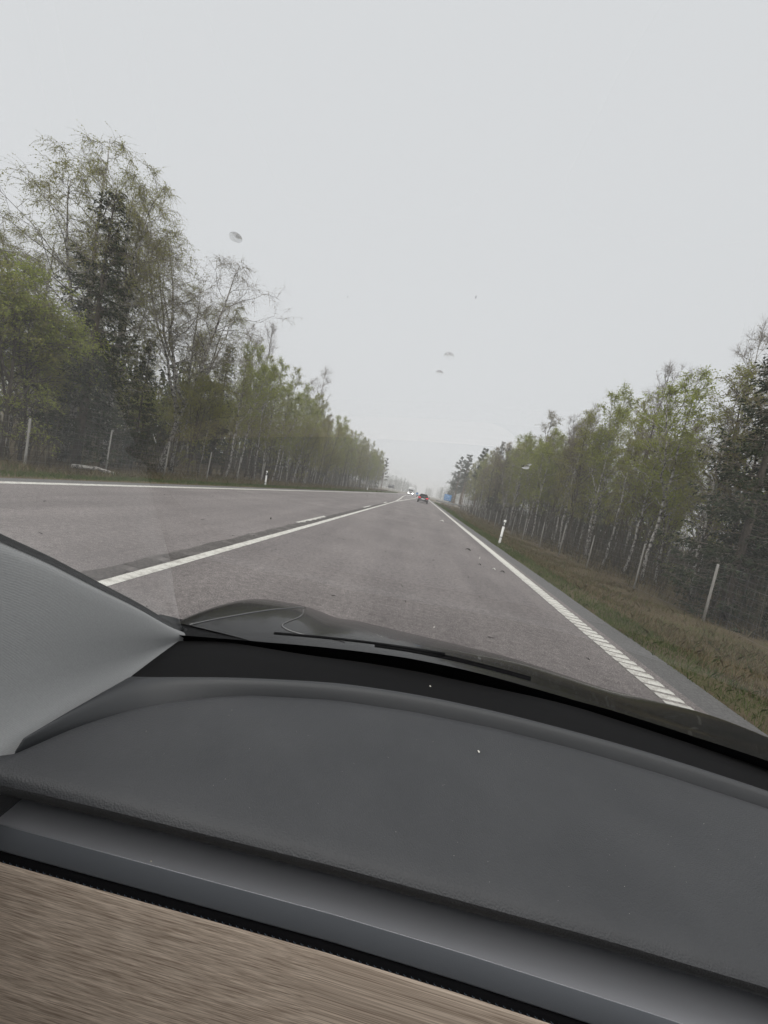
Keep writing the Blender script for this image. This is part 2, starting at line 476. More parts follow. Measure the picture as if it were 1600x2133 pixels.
xs = np.unique(np.concatenate([np.linspace(-16, -8.6, 40), np.linspace(3.2, 14, 55), np.linspace(-8.6, 3.2, 6), np.linspace(-60, -16, 30), np.linspace(14, 60, 30),
                               [-8.95, -8.8, 3.3, 3.45], np.array([-1150, -600, -300, -150, -90, 90, 150, 300, 600, 1150.0])]))
ys = np.unique(np.concatenate([np.linspace(-30, 0, 10), np.linspace(0, 60, 160), np.linspace(60, 140, 60), np.linspace(140, 300, 30), [400, 600, 900, 1180.0]]))
XX, YY = np.meshgrid(xs, ys)
g = MB(); g.grid(np.stack([XX, YY, ground_z(XX, YY)], -1))
ground = tag(g.build('ground', M['soil'], smooth=True), kind='structure')

# ------------------------------------------------------------------ road
ry = np.concatenate([np.linspace(-30, 60, 46), np.linspace(70, 200, 14), [300, 500, 800, 1180.0]])
def strip(x0, x1, z, y0=None, y1=None, yy=None):
    yy = ry if yy is None else yy
    if y0 is not None:
        yy = np.array([y0, y1])
    return np.stack([np.stack([np.full_like(yy, x0), yy, np.full_like(yy, z)], -1), np.stack([np.full_like(yy, x1), yy, np.full_like(yy, z)], -1)], 1)
def slab(x0, x1, y0, y1, z0, z1):
    b = MB(); b.box((x0, y0, z0), (x1, y1, z1)); return b

r = MB()
rx = np.linspace(-8.3, 3.0, 12)
RX, RY = np.meshgrid(rx, ry)
r.grid(np.stack([RX, RY, 0 * RX], -1))
road = tag(r.build('road', M['asphalt']), kind='structure')
sh = MB()
for a, b, c, d in ((-8.3, -8.75, -9.0, -9.05), (3.0, 3.4, 3.6, 3.65)):
    prof = [(a, 0.0), (b, -0.012), (c, -0.06), (d, -0.16)]
    P = np.stack([np.stack([np.full_like(ry, x + 0.0), ry, np.full_like(ry, z)], -1) for x, z in prof], 1)
    P[:, 2, 0] += 0.05 * np.sin(ry * 1.3) + 0.03 * np.sin(ry * 3.1)
    sh.grid(P if a > 0 else P[:, ::-1])
sh.build('shoulder', M['shoulder'], road)
T = 0.004
e = MB(); e.grid(strip(-8.22, -8.0, T)); e.build('edge_line', M['paint'], road)
e = MB(); e.grid(strip(2.63, 2.87, T, 19.0, 1180.0)); e.build('edge_line', M['paint'], road)
e = MB(); e.grid(strip(2.63, 2.87, T, -1.0, 19.0)); e.build('worn_line', M['worn_paint'], road, label='dirty worn base of the ribbed right edge line')
rib_me = None
y = 2.6
while y < 19:
    L = 0.115
    if rib_me is None:
        rb = MB()
        lo, hi = (-0.122, -L / 2), (0.122, L / 2)
        rb.add([(lo[0], lo[1], 0), (hi[0], lo[1], 0), (hi[0], hi[1], 0), (lo[0], hi[1], 0),
                (lo[0] + .008, lo[1] + .02, .009), (hi[0] - .008, lo[1] + .02, .009), (hi[0] - .008, hi[1] - .02, .009), (lo[0] + .008, hi[1] - .02, .009)],
               [(4, 5, 6, 7), (0, 1, 5, 4), (1, 2, 6, 5), (2, 3, 7, 6), (3, 0, 4, 7)])
        rib = rb.build('rib', M['paint'], road); rib_me = rib.data
    else:
        rib = bpy.data.objects.new('rib', rib_me); C.objects.link(rib); rib.parent = road
    rib.location = (2.75 + random.uniform(-.006, .006), y, T + 0.001)
    rib.scale = (random.uniform(0.95, 1.03), random.uniform(0.8, 1.2), 1)
    y += 0.165 + random.uniform(-0.012, 0.012)
# centre: solid line on our side, broken line on the other side, milled rumble strip between
e = MB(); e.grid(strip(-2.855, -2.705, T, -1.0, 46.0)); e.build('centre_line', M['paint'], road)
for a in range(9):
    y0 = -1.8 + 12.0 * a
    if y0 + 3 < 46:
        e = MB(); e.grid(strip(-3.19, -3.04, 2 * T, y0, y0 + 3.0)); e.build('centre_dash', M['paint'], road)
m = M['rumble_base'] = mat('worn_rumble_asphalt', (0.13, 0.12, 0.11), 0.85, spec=0.3)
setc(m, ramp(m, noise(m, 1.0, 5, 0.75, coords(m, (9, 2.2, 9))), [(0.35, (0.075, 0.069, 0.065)), (0.7, (0.20, 0.182, 0.174))]))
b = MB(); P = []
for yy in np.linspace(-1, 40, 200):
    wv_ = 0.02 * math.sin(yy * 5.1) + 0.015 * math.sin(yy * 13.7)
    P.append([(-3.13 + wv_, yy, T), (-2.858, yy, T)])
b.grid(np.array(P)); b.build('rumble_strip', M['rumble_base'], road)
gro = None
for k in range(60):
    yy = 2.5 + 0.56 * k
    if yy > 30: break
    if gro is None:
        gb = MB()
        yv = np.linspace(-0.2, 0.2, 7); xv = np.array([-0.11, -0.085, 0.0, 0.085, 0.11])
        GX, GY = np.meshgrid(xv, yv)
        wob = RNG.uniform(-0.02, 0.02, GX.shape)
        gb.grid(np.stack([GX + wob, GY + wob[::-1], 0 * GX], -1))
        o = gb.build('rumble_groove', M['groove'], road); gro = o.data
    else:
        o = bpy.data.objects.new('rumble_groove', gro); C.objects.link(o); o.parent = road
    o.location = (-2.99, yy, 2 * T)
    o.rotation_euler = (0, 0, PI * random.randint(0, 1)); o.scale = (random.uniform(.8, 1.1), random.uniform(.7, 1.15), 1)
# ghost island that opens ahead: two lines parting, with a cross bar
def pline(P, w):
    b = MB(); P = np.array(P, float)
    L = np.stack([np.stack([P[:, 0] - w / 2, P[:, 1], np.full(len(P), T)], -1), np.stack([P[:, 0] + w / 2, P[:, 1], np.full(len(P), T)], -1)], 1)
    b.grid(L); return b
pline([(-2.78, 46.002), (-3.2, 62), (-4.3, 95), (-4.6, 115), (-4.6, 180)], 0.2).build('island_line', M['paint'], road)
pline([(-2.70, 46.002), (-2.3, 62), (-1.5, 95), (-1.3, 115), (-1.3, 180)], 0.2).build('island_line', M['paint'], road)
for k, yy in enumerate((56, 64, 72, 80, 90, 100)):
    hw = 0.15 + (yy - 46) * 0.028
    b = MB(); b.add([(-2.9 - hw, yy - 1.4 * hw, 2 * T), (-2.9 + hw, yy + 1.2 * hw, 2 * T), (-2.9 + hw, yy + 1.2 * hw + .9, 2 * T), (-2.9 - hw, yy - 1.4 * hw + .9, 2 * T)], [(0, 1, 2, 3)])
    b.build('island_bar', M['paint'], road)
# side road joining from the right beyond the fence
sr = MB()
sx = np.array([3.4, 6, 10, 16, 24, 40.0])
sr.grid(np.stack([np.stack([sx, np.array([99, 101.5, 103, 104, 104.5, 105.0]), np.full(6, 0.0)], -1),
                  np.stack([sx, np.array([118, 115, 113, 112, 111.5, 111.0]), np.full(6, 0.0)], -1)], 1)[:, ::-1])
tag(sr.build('side_road', M['gravel']), kind='structure')

# ------------------------------------------------------------------ trees
def unit(v):
    return v / (np.linalg.norm(v, axis=-1, keepdims=True) + 1e-9)

def trunk_line(rng, H, lean=(0, 0), wob=0.02, n=14):
    t = np.linspace(0, 1, n)
    p = np.stack([lean[0] * t + wob * H * np.cumsum(rng.normal(size=n)) / n, lean[1] * t + wob * H * np.cumsum(rng.normal(size=n)) / n, H * t], -1)
    p[0, :2] = 0
    return p

def birch(name, seed, H, crown0, spread, r0, nprim, leaf_n, leaf, leaf_size, droop=0.5, lean=(0, 0), up=1.0, bark='birch_bark', nsec=6, ntw=5, fork=0, twig_r=0.0034, wob=0.05):
    """deciduous tree: trunk (with its limbs) and crown (twigs and leaves)"""
    rng = np.random.default_rng(seed)
    t = MB(); c = MB()
    P = trunk_line(rng, H, lean, wob)
    n = len(P); tt = np.linspace(0, 1, n)
    R = r0 * (1 - tt) ** 0.8 + 0.008
    R[0] *= 1.35
    t.tube(P, R, 8)
    stems = [(P, R)]
    for k in range(fork):
        h = rng.uniform(0.22, 0.45)
        b0 = np.array([np.interp(h, tt, P[:, q]) for q in range(3)])
        a = rng.uniform(0, 2 * PI)
        out = rng.uniform(0.10, 0.2) * H
        s_ = np.linspace(0, 1, 10)
        Q = b0 + np.stack([math.cos(a) * out * s_ ** 0.8, math.sin(a) * out * s_ ** 0.8, (H * rng.uniform(0.8, 0.98) - b0[2]) * s_], -1)
        Q[1:, :2] += np.cumsum(rng.normal(size=(9, 2)) * 0.02 * H / 3, 0)
        rr = np.interp(h, tt, R) * 0.72 * (1 - s_) ** 0.8 + 0.007
        t.tube(Q, rr, 7); stems.append((Q, rr))
    S0, S1, SR0, SR1 = [], [], [], []
    L0, LA = [], []
    for si, (Q, rr) in enumerate(stems):
        m_ = nprim if si == 0 else int(nprim * 0.6)
        for k in range(m_):
            h = crown0 + (1 - crown0) * (k + rng.uniform(0, 1)) / m_
            if si: h = 0.25 + 0.75 * (k + rng.uniform(0, 1)) / m_
            h = min(h, 0.985)
            ts = np.linspace(0, 1, len(Q))
            b0 = np.array([np.interp(h, ts, Q[:, q]) for q in range(3)])
            rel = (h - crown0) / (1 - crown0) if si == 0 else h
            Lp = spread * (0.25 + 1.05 * math.sin(PI * min(1, max(0.03, 0.16 + 0.84 * rel)) ** 0.85)) * rng.uniform(0.65, 1.15)
            az = rng.uniform(0, 2 * PI)
            el = rng.uniform(0.45, 0.95) * up
            d = np.array([math.cos(az) * math.cos(el), math.sin(az) * math.cos(el), math.sin(el)])
            s_ = np.linspace(0, 1, 7)
            B = b0 + d * Lp * s_[:, None]
            B[:, 2] -= droop * Lp * 0.45 * s_ ** 2.4
            B[1:] += np.cumsum(rng.normal(size=(6, 3)) * 0.035 * Lp, 0)
            rb = max(0.007, np.interp(h, ts, rr) * 0.42)
            t.tube(B, rb * (1 - s_) ** 0.9 + 0.004, 4, cap=False)
            for j in range(nsec):
                f = rng.uniform(0.22, 1.0)
                q0 = np.array([np.interp(f, s_, B[:, q]) for q in range(3)])
                dd = unit(d * 0.6 + rng.normal(size=3) * 0.55 + np.array([0, 0, 0.35 * up - 0.3 * droop]))
                Ls = Lp * rng.uniform(0.22, 0.5) * (1.15 - 0.6 * f)
                q1 = q0 + dd * Ls * 0.5; dd2 = unit(dd + np.array([0, 0, -droop * 0.8])); q2 = q1 + dd2 * Ls * 0.5
                S0 += [q0, q1]; S1 += [q1, q2]; SR0 += [twig_r * 2.0, twig_r * 1.5]; SR1 += [twig_r * 1.5, twig_r]
                for w in range(ntw):
                    g_ = rng.uniform(0.15, 1)
                    a0 = q0 + (q1 - q0) * g_ * 2 if g_ < 0.5 else q1 + (q2 - q1) * (g_ - 0.5) * 2
                    dw = unit(dd * 0.5 + rng.normal(size=3) * 0.6 + np.array([0, 0, 0.45 * (up - 0.6) - droop * 1.0]))
                    Lw = rng.uniform(0.25, 0.75) * (0.35 + 0.22 * spread)
                    a1 = a0 + dw * Lw * 0.5; dw2 = unit(dw + np.array([0, 0, -droop * 0.9])); a2 = a1 + dw2 * Lw * 0.5
                    S0 += [a0, a1]; S1 += [a1, a2]; SR0 += [twig_r, twig_r * 0.8]; SR1 += [twig_r * 0.8, twig_r * 0.4]
                    if leaf_n:
                        kk = rng.poisson(leaf_n)
                        for z in range(kk):
                            f2 = rng.uniform(0.05, 1)
                            L0.append(a0 + (a1 - a0) * f2 * 2 if f2 < 0.5 else a1 + (a2 - a1) * (f2 - 0.5) * 2)
                            LA.append(unit(rng.normal(size=3) + dw2 * 0.6 + np.array([0, 0, -0.35])))
    c.twigs(S0, S1, np.array(SR0), np.array(SR1), 0)
    if L0:
        sz = leaf_size * rng.uniform(0.6, 1.4, len(L0))
        c.leaves(np.array(L0), np.array(LA), sz * 0.75, sz, 1)
    root = empty(name)
    t.build('trunk', M[bark], root, smooth=True)
    c.build('crown', [M['twig'], M[leaf]], root)
    return root

def spruce(name, seed, H, spread, base=0.06, dens=1.0, mat_='spruce_needle'):
    rng = np.random.default_rng(seed)
    t = MB(); c = MB()
    P = trunk_line(rng, H, (0, 0), 0.015)
    t.tube(P, 0.13 * H / 10 * (1 - np.linspace(0, 1, len(P))) + 0.01, 7)
    S0, S1, r_ = [], [], []
    L0, LA, LS = [], [], []
    h = base * H
    while h < H * 0.985:
        rel = h / H
        Lb = spread * (1 - rel) ** 0.85 * (0.9 if rel > base + 0.1 else 0.7) + 0.12
        for k in range(int(rng.integers(5, 8))):
            az = rng.uniform(0, 2 * PI)
            L = Lb * rng.uniform(0.6, 1.12)
            dz = 0.28 - 0.62 * (1 - rel)
            d = np.array([math.cos(az), math.sin(az), 0.0])
            s_ = np.linspace(0, 1, 6)
            B = np.array([0, 0, h + rng.uniform(-.1, .1)]) + d * L * s_[:, None]
            B[:, 0] += np.interp(h, P[:, 2], P[:, 0]); B[:, 1] += np.interp(h, P[:, 2], P[:, 1])
            B[:, 2] += L * (dz * s_ + 0.28 * s_ ** 3)
            for i in range(5):
                S0.append(B[i]); S1.append(B[i + 1]); r_.append(0.018 * (1 - s_[i]) + 0.004)
            side = np.array([-d[1], d[0], 0])
            ns = max(6, int(L * 12 * dens))
            for j in range(ns):
                f = rng.uniform(0.12, 1.0)
                q = np.array([np.interp(f, s_, B[:, x]) for x in range(3)])
                sg = 1 if rng.random() < 0.5 else -1
                dd = unit(d * 0.7 + side * sg * rng.uniform(0.3, 1.1) + np.array([0, 0, rng.uniform(-0.75, 0.05)]))
                Ls = (0.14 + 0.42 * L * (1.1 - f)) * rng.uniform(0.5, 1)
                Ls = min(Ls, 0.75)
                S0.append(q); S1.append(q + dd * Ls); r_.append(0.005)
                for z in range(max(3, int(Ls * 20 * dens))):
                    L0.append(q + dd * Ls * rng.uniform(0, 1)); LA.append(unit(dd + rng.normal(size=3) * 0.55 + np.array([0, 0, -0.2]))); LS.append(rng.uniform(0.07, 0.16))
        h += rng.uniform(0.24, 0.42) * (0.6 + 0.5 * (1 - rel))
    c.twigs(S0, S1, np.array(r_), np.array(r_) * 0.5, 0)
    LS = np.array(LS)
    c.leaves(np.array(L0), np.array(LA), LS * 0.38, LS * 1.1, 1)
    root = empty(name)
    t.build('trunk', M['dark_bark'], root, smooth=True)
    c.build('crown', [M['twig'], M[mat_]], root)
    return root

def pine(name, seed, H, spread, crown0=0.4):
    rng = np.random.default_rng(seed)
    t = MB(); c = MB()
    P = trunk_line(rng, H, (0, 0), 0.03)
    t.tube(P, 0.16 * H / 12 * (1 - 0.85 * np.linspace(0, 1, len(P))), 8)
    L0, LA, LS = [], [], []; S0, S1, r_ = [], [], []
    for k in range(34):
        h = crown0 + (1 - crown0) * (k + rng.uniform(0, 1)) / 34
        rel = (h - crown0) / (1 - crown0)
        b0 = np.array([np.interp(h, np.linspace(0, 1, len(P)), P[:, q]) for q in range(3)])
        az = rng.uniform(0, 2 * PI); L = spread * (1.05 - 0.8 * rel) * rng.uniform(0.5, 1.15)
        d = np.array([math.cos(az), math.sin(az), rng.uniform(-0.15, 0.35)])
        s_ = np.linspace(0, 1, 6)
        B = b0 + d * L * s_[:, None]; B[:, 2] += 0.18 * L * s_ ** 2; B[1:] += np.cumsum(rng.normal(size=(5, 3)) * 0.04 * L, 0)
        t.tube(B, 0.05 * (1 - s_) + 0.012, 4, cap=False)
        for j in range(int(9 + 4 * L)):
            f = rng.uniform(0.35, 1.05)
            q = np.array([np.interp(f, s_, B[:, x]) for x in range(3)]) + rng.normal(size=3) * 0.12 * L * np.array([1, 1, 0.5])
            S0.append(np.array([np.interp(max(0, f - .15), s_, B[:, x]) for x in range(3)])); S1.append(q); r_.append(0.012)
            nn = 38
            u_ = unit(rng.normal(size=(nn, 3)) + np.array([0, 0, 0.5]))
            L0 += list(q + u_ * rng.uniform(0, 0.26, (nn, 1))); LA += list(u_); LS += list(rng.uniform(0.10, 0.22, nn))
    c.twigs(S0, S1, np.array(r_), np.array(r_) * 0.5, 0)
    LS = np.array(LS); c.leaves(np.array(L0), np.array(LA), LS * 0.32, LS, 1)
    root = empty(name)
    t.build('trunk', M['pine_bark'], root, smooth=True)
    c.build('crown', [M['twig'], M['pine_needle']], root)
    return root

PROTO = {
    'big1': birch('birch_tree', 11, 15.0, 0.18, 3.0, 0.13, 38, 8.5, 'birch_leaf', 0.037, droop=0.7, fork=2, nsec=9, ntw=7),
    'big2': birch('birch_tree', 12, 14.5, 0.20, 2.8, 0.12, 36, 8.2, 'birch_leaf', 0.037, droop=0.7, fork=2, nsec=9, ntw=7),
    'lean': birch('birch_tree', 13, 14.8, 0.34, 3.5, 0.14, 26, 5.0, 'brown_leaf', 0.037, droop=0.55, lean=(2.0, 0.3), fork=4, nsec=9, ntw=7),
    'slim1': birch('birch_tree', 21, 11.0, 0.24, 1.45, 0.06, 38, 6.0, 'birch_leaf', 0.055, droop=0.2, up=1.15, nsec=6, ntw=6),
    'slim2': birch('birch_tree', 22, 11.0, 0.30, 1.6, 0.062, 38, 6.2, 'fresh_leaf', 0.055, droop=0.2, up=1.15, nsec=6, ntw=6, fork=1),
    'slim3': birch('birch_tree', 23, 11.0, 0.22, 1.5, 0.055, 38, 5.4, 'birch_leaf', 0.055, droop=0.25, up=1.15, nsec=6, ntw=6, lean=(0.6, -0.3), bark='dark_bark'),
    'slim4': birch('birch_tree', 24, 11.0, 0.26, 1.65, 0.065, 36, 4.6, 'brown_leaf', 0.052, droop=0.25, up=1.2, nsec=7, ntw=6, bark='dark_bark'),
    'slim5': birch('birch_tree', 25, 11.0, 0.24, 1.75, 0.065, 38, 6.2, 'fresh_leaf', 0.055, droop=0.3, up=1.1, nsec=7, ntw=6, fork=1),
    'bare1': birch('bare_tree', 31, 12.0, 0.36, 1.7, 0.07, 32, 0.3, 'brown_leaf', 0.045, droop=0.0, up=1.4, nsec=7, ntw=7, bark='dark_bark', fork=2),
    'bare2': birch('bare_tree', 32, 12.0, 0.30, 1.8, 0.07, 32, 0.6, 'brown_leaf', 0.045, droop=0.08, up=1.3, nsec=7, ntw=7, bark='birch_bark', fork=1),
    'bush1': birch('broadleaf_tree', 41, 7.0, 0.08, 2.3, 0.06, 28, 7.5, 'fresh_leaf', 0.058, droop=0.35, nsec=7, ntw=6, fork=3, bark='dark_bark'),
    'bush2': birch('broadleaf_tree', 42, 7.0, 0.08, 2.2, 0.06, 28, 7.5, 'birch_leaf', 0.058, droop=0.45, nsec=7, ntw=6, fork=3, bark='dark_bark'),
    'spr1': spruce('spruce_tree', 51, 11.0, 2.3),
    'spr2': spruce('spruce_tree', 52, 11.0, 1.9, base=0.12),
    'spr3': spruce('spruce_tree', 53, 10.0, 2.6, base=0.04),
    'pine1': pine('pine_tree', 61, 16.0, 3.6, 0.32),
    'pine2': pine('pine_tree', 62, 16.0, 3.0, 0.45),
}
PH = dict(big1=15.0, big2=14.5, lean=14.8, bush1=7.0, bush2=7.0, spr1=11.0, spr2=11.0, spr3=10.0, pine1=16.0, pine2=16.0, bare1=12.0, bare2=12.0)
CAT = {'birch_tree': 'birch', 'bare_tree': 'bare tree', 'broadleaf_tree': 'tree', 'spruce_tree': 'spruce', 'pine_tree': 'pine'}
USED = set()
SPOTS = []
def plant(kind, x, y, h, label, group, rz=None, wide=1.0, tilt=(0, 0)):
    src = PROTO[kind]
    o = src if kind not in USED else copy_tree(src)
    USED.add(kind)
    s = h / PH.get(kind, 11.0)
    o.location = (x, y, float(ground_z(x, y)) - 0.05)
    o.scale = (s * wide, s * wide, s)
    o.rotation_euler = (tilt[0], tilt[1], random.uniform(0, 2 * PI) if rz is None else rz)
    tag(o, label, CAT[src.name.split('.')[0]], group)
    SPOTS.append((x, y))
    return o

GL = 'trees behind the left fence'
GR = 'trees behind the right fence'
# left, the ones that stand out
plant('big1', -17.0, 16.8, 14.6, 'tallest birch on the left, its sparse crown rising to a pointed top', GL, 0.4, 1.2)
plant('big2', -20.0, 17.8, 10.9, 'broad sparse birch whose crown spreads left of the tallest birch', GL, 2.2, 1.25)
plant('big2', -16.4, 18.6, 13.9, 'drooping birch whose round top stands just right of the tallest birch', GL, 4.0, 1.05)
plant('big1', -17.6, 12.3, 9.8, 'birch with a thin crown cut off by the left edge of the view', GL, 1.2, 0.9)
plant('lean', -16.2, 22.6, 14.0, 'leaning birch with a forked limb and open twiggy round crown above the roadside', GL, 0.45, 1.15)
plant('big2', -16.9, 24.6, 12.2, 'sparse birch close behind the leaning one, filling its round crown', GL, 5.2, 1.1)
plant('big1', -18.6, 21.0, 12.6, 'birch filling the gap between the round topped and the leaning one', GL, 3.3, 1.0)
plant('spr1', -15.2, 15.7, 12.0, 'tall dark spruce standing among the big birches', GL, 0.3, 1.15)
plant('spr3', -15.4, 19.2, 7.0, 'low dark spruce in shade below the leaning birch', GL, 1.3, 0.9)
plant('bush1', -15.4, 12.8, 6.9, 'dense olive broadleaf tree at the left edge before the birches', GL, 0.2, 1.05)
plant('bush2', -16.2, 14.2, 6.1, 'bushy olive tree with drooping twigs below the tallest birch', GL, 1.0, 1.0)
plant('bush2', -16.8, 10.9, 6.6, 'leafy tree half cut off at the far left of the view', GL, 2.0, 1.05)
plant('spr2', -17.0, 29.5, 10.4, 'green spruce with a blunt top right of the leaning birch', GL, 0.8, 1.25)
plant('bare1', -18.0, 38.0, 15.0, 'tall bare tree with a fan of upright branches on the left skyline', GL, 0.1, 0.9)
plant('slim1', -16.0, 41.5, 12.3, 'leafy birch right of the tall bare fan-shaped tree', GL, 0.1)
plant('bare2', -16.0, 51.6, 15.6, 'second bare tree on the left skyline, with a rounded twiggy top', GL, 0.7, 0.95)
plant('slim5', -15.5, 66.2, 12.1, 'slim fresh green birch rising above the far left row', GL, 0.1)
plant('pine1', -14.6, 138.0, 11.8, 'hazy tree standing last in the left row beside the grey sign', GL, 0.1, 0.8)
plant('spr2', -16.0, 131.0, 9.5, 'small hazy conifer next to the last tree of the left row', GL, 0.1, 1.1)
# right
plant('spr3', 10.8, 13.9, 10.4, 'large dark spruce at the right edge of the view', GR, 0.9, 1.12)
plant('spr2', 12.6, 15.4, 9.0, 'second dark spruce half hidden behind the large one at the right edge', GR, 0.9, 1.2)
plant('bare2', 13.0, 18.6, 12.0, 'tall bare birch next to the dark spruce at the right edge', GR, 2.4, 0.85)
plant('slim2', 11.0, 19.0, 9.9, 'full green birch right of centre in the right row', GR, 0.5, 1.25)
plant('bare1', 13.0, 25.7, 12.6, 'bare twiggy tree behind the full green birch on the right', GR, 0.5, 0.9)
plant('slim5', 12.0, 27.5, 11.6, 'leafy birch with white lower trunk right of the delineator', GR, 1.5, 1.1)
plant('bare2', 13.0, 35.0, 12.2, 'bare topped birch over the middle of the right row', GR, 1.1, 0.9)
plant('slim4', 13.0, 47.0, 14.2, 'brown budding birch over the delineator on the right', GR, 0.2, 1.1)
plant('slim2', 12.0, 55.0, 12.6, 'yellow green birch beside the spruces of the right row', GR, 1.2, 1.15)
plant('spr2', 12.6, 72.0, 14.4, 'pointed dark spruce, the taller of a pair far along the right row', GR, 0.4, 0.9)
plant('spr1', 12.4, 64.0, 12.8, 'dark spruce, the nearer of a pair far along the right row', GR, 0.1, 0.85)
plant('pine2', 11.5, 84.0, 14.0, 'rounded pine behind the pair of dark spruces on the right', GR, 1.4, 0.9)
plant('pine1', 10.8, 128.0, 16.6, 'hazy pine with a long low branch reaching towards the road above the blue sign', GR, 2.0, 1.0)
plant('pine2', 12.6, 122.0, 16.6, 'hazy pine standing behind the blue road sign', GR, 0.6, 0.95)
plant('pine1', 13.4, 136.0, 15.5, 'hazy pine farthest along the right side', GR, 4.1, 0.9)

plant('slim1', 11.6, 16.6, 9.4, 'slender birch filling the gap left of the large dark spruce', GR, 0.7, 1.1)
plant('slim4', 12.2, 17.6, 9.6, 'brown budding birch just left of the large dark spruce', GR, 2.7, 1.1)
plant('slim2', 13.4, 17.0, 10.0, 'green birch seen over the left shoulder of the large dark spruce', GR, 1.7, 1.1)
def free(x, y, d):
    return all((x - a) ** 2 + (y - b) ** 2 > d * d for a, b in SPOTS)

def fill(side, x0, x1, y0, y1, n, kinds, hfun, d, labels, group):
    k = tries = 0
    while k < n and tries < n * 40:
        tries += 1
        x = random.uniform(x0, x1); y = random.uniform(y0, y1)
        if side > 0 and 95 < y < 120: continue
        if abs(x) / max(y, 1) > 1.75: continue
        if not free(x, y, d): continue
        kind = random.choice(kinds)
        nm = PROTO[kind].name.split('.')[0]
        h = hfun(x, y) * random.uniform(0.82, 1.05) * (0.62 if nm == 'broadleaf_tree' else 1)
        lab = LOOK[kind] + ' ' + where(side, x, y)
        plant(kind, x, y, h, lab, 'like trees: ' + lab, wide=random.uniform(0.85, 1.15), tilt=(random.uniform(-.035, .035), random.uniform(-.035, .035)))
        k += 1

LOOK = {'slim1': 'slender olive leaved birch', 'slim2': 'fresh green white stemmed birch', 'slim3': 'dark stemmed leaning birch', 'slim4': 'brown budding birch', 'slim5': 'bright green spreading birch',
        'bare1': 'dark leafless tree', 'bare2': 'pale leafless tree', 'bush1': 'low fresh green tree', 'bush2': 'low olive drooping tree', 'spr1': 'broad dark spruce', 'spr2': 'narrow dark spruce', 'pine2': 'hazy pine'}
def where(side, x, y):
    sd = 'left' if side < 0 else 'right'
    depth = abs(x) - (14.3 if side < 0 else 10.2)
    rank = 'just behind' if depth < 2 else ('second rank behind' if depth < 5.3 else 'deep behind')
    marks = ([(20, 'near the pale log'), (32, 'about the nearer delineator'), (50, 'past the nearer delineator'), (70, 'before the distant delineator'), (100, 'past the distant delineator'), (999, 'near the grey sign')] if side < 0 else
             [(15.5, 'nearest to the car'), (21, 'level with the delineator'), (32, 'just past the delineator'), (48, 'midway along'), (70, 'before the spruce pair'), (100, 'past the spruce pair'), (999, 'by the blue sign')])
    return rank + ' the ' + sd + ' fence, ' + next(t for q, t in marks if y < q)
LL = LR = None
hl = lambda x, y: float(np.interp(y, [10, 18, 26, 36, 50, 70, 100, 145], [8.5, 9.5, 9.5, 11.5, 11.5, 11, 12, 11]))
hr = lambda x, y: float(np.interp(y, [10, 20, 30, 50, 70, 100, 140], [8.2, 9.0, 10.0, 11.5, 12, 12.5, 13]))
KL = ['slim1', 'slim3', 'slim4', 'slim2', 'bush2', 'slim1', 'slim5', 'slim2']
fill(-1, -16.2, -14.3, 23, 128, 62, KL, hl, 1.3, LL, GL)
fill(-1, -19.5, -16.2, 12, 128, 44, KL + ['bush1', 'spr2'], hl, 1.7, LL, GL)
fill(-1, -26, -19.5, 14, 110, 34, KL + ['spr1', 'bush2', 'bush1'], lambda x, y: hl(x, y) * 1.02, 2.0, LL, GL)
KR = ['slim2', 'slim5', 'slim1', 'slim3', 'slim4', 'slim2', 'slim1', 'bare2', 'bare1']
fill(1, 10.7, 12.4, 15, 94, 58, KR, hr, 1.15, LR, GR)
fill(1, 12.2, 15.5, 15, 94, 50, KR + ['slim4', 'bush2', 'bush1'], hr, 1.5, LR, GR)
fill(1, 15.5, 23, 14, 90, 36, KR + ['spr1', 'bush2', 'spr2'], lambda x, y: hr(x, y) * 1.05, 1.9, LR, GR)
fill(1, 10.2, 15, 120, 150, 8, ['slim4', 'pine2', 'spr2'], hr, 2.2, LR, GR)

# woods too far off to tell trees apart
def woods(name, side, boxes, seed, per):
    rng = np.random.default_rng(seed)
    w = MB()
    for (x0, x1, y0, y1, h, n) in boxes:
        for k in range(n):
            x = rng.uniform(x0, x1); y = rng.uniform(y0, y1); H = h * rng.uniform(0.7, 1.1)
            z = float(ground_z(x, y))
            w.tube([(x, y, z), (x + rng.normal() * .3, y, z + H)], [0.12, 0.02], 4, 0, cap=False)
            nn = per
            f = rng.uniform(0.12, 1, nn)
            rad = (0.10 + 1.0 * np.sqrt(np.clip(1 - f, 0, 1)) * np.clip(f * 3, 0, 1)) * H * 0.17 * np.sqrt(rng.uniform(0.05, 1, nn))
            a = rng.uniform(0, 2 * PI, nn)
            cen = np.stack([x + rad * np.cos(a), y + rad * np.sin(a), z + H * f], -1)
            sz = rng.uniform(0.25, 0.6, nn) * 1.1
            w.leaves(cen, unit(rng.normal(size=(nn, 3)) + np.array([0, 0, -.3])), sz * 0.6, sz, 1)
    return tag(w.build(name, [M['dark_bark'], M['pine_needle']]), kind='stuff')
tag(woods('far_woods', -1, [(-46, -27, 10, 60, 9.5, 130), (-60, -15, 330, 520, 13, 150), (-40, -26, 30, 150, 10.5, 120), (-22, -9, 560, 700, 14, 40)], 5, 150), 'faint misty woods far off on the left side of the road')
tag(woods('far_woods', 1, [(18, 60, 300, 520, 14, 150), (22, 38, 25, 95, 10.5, 120), (6, 16, 560, 700, 14, 40)], 6, 150), 'faint misty woods far off on the right side of the road')

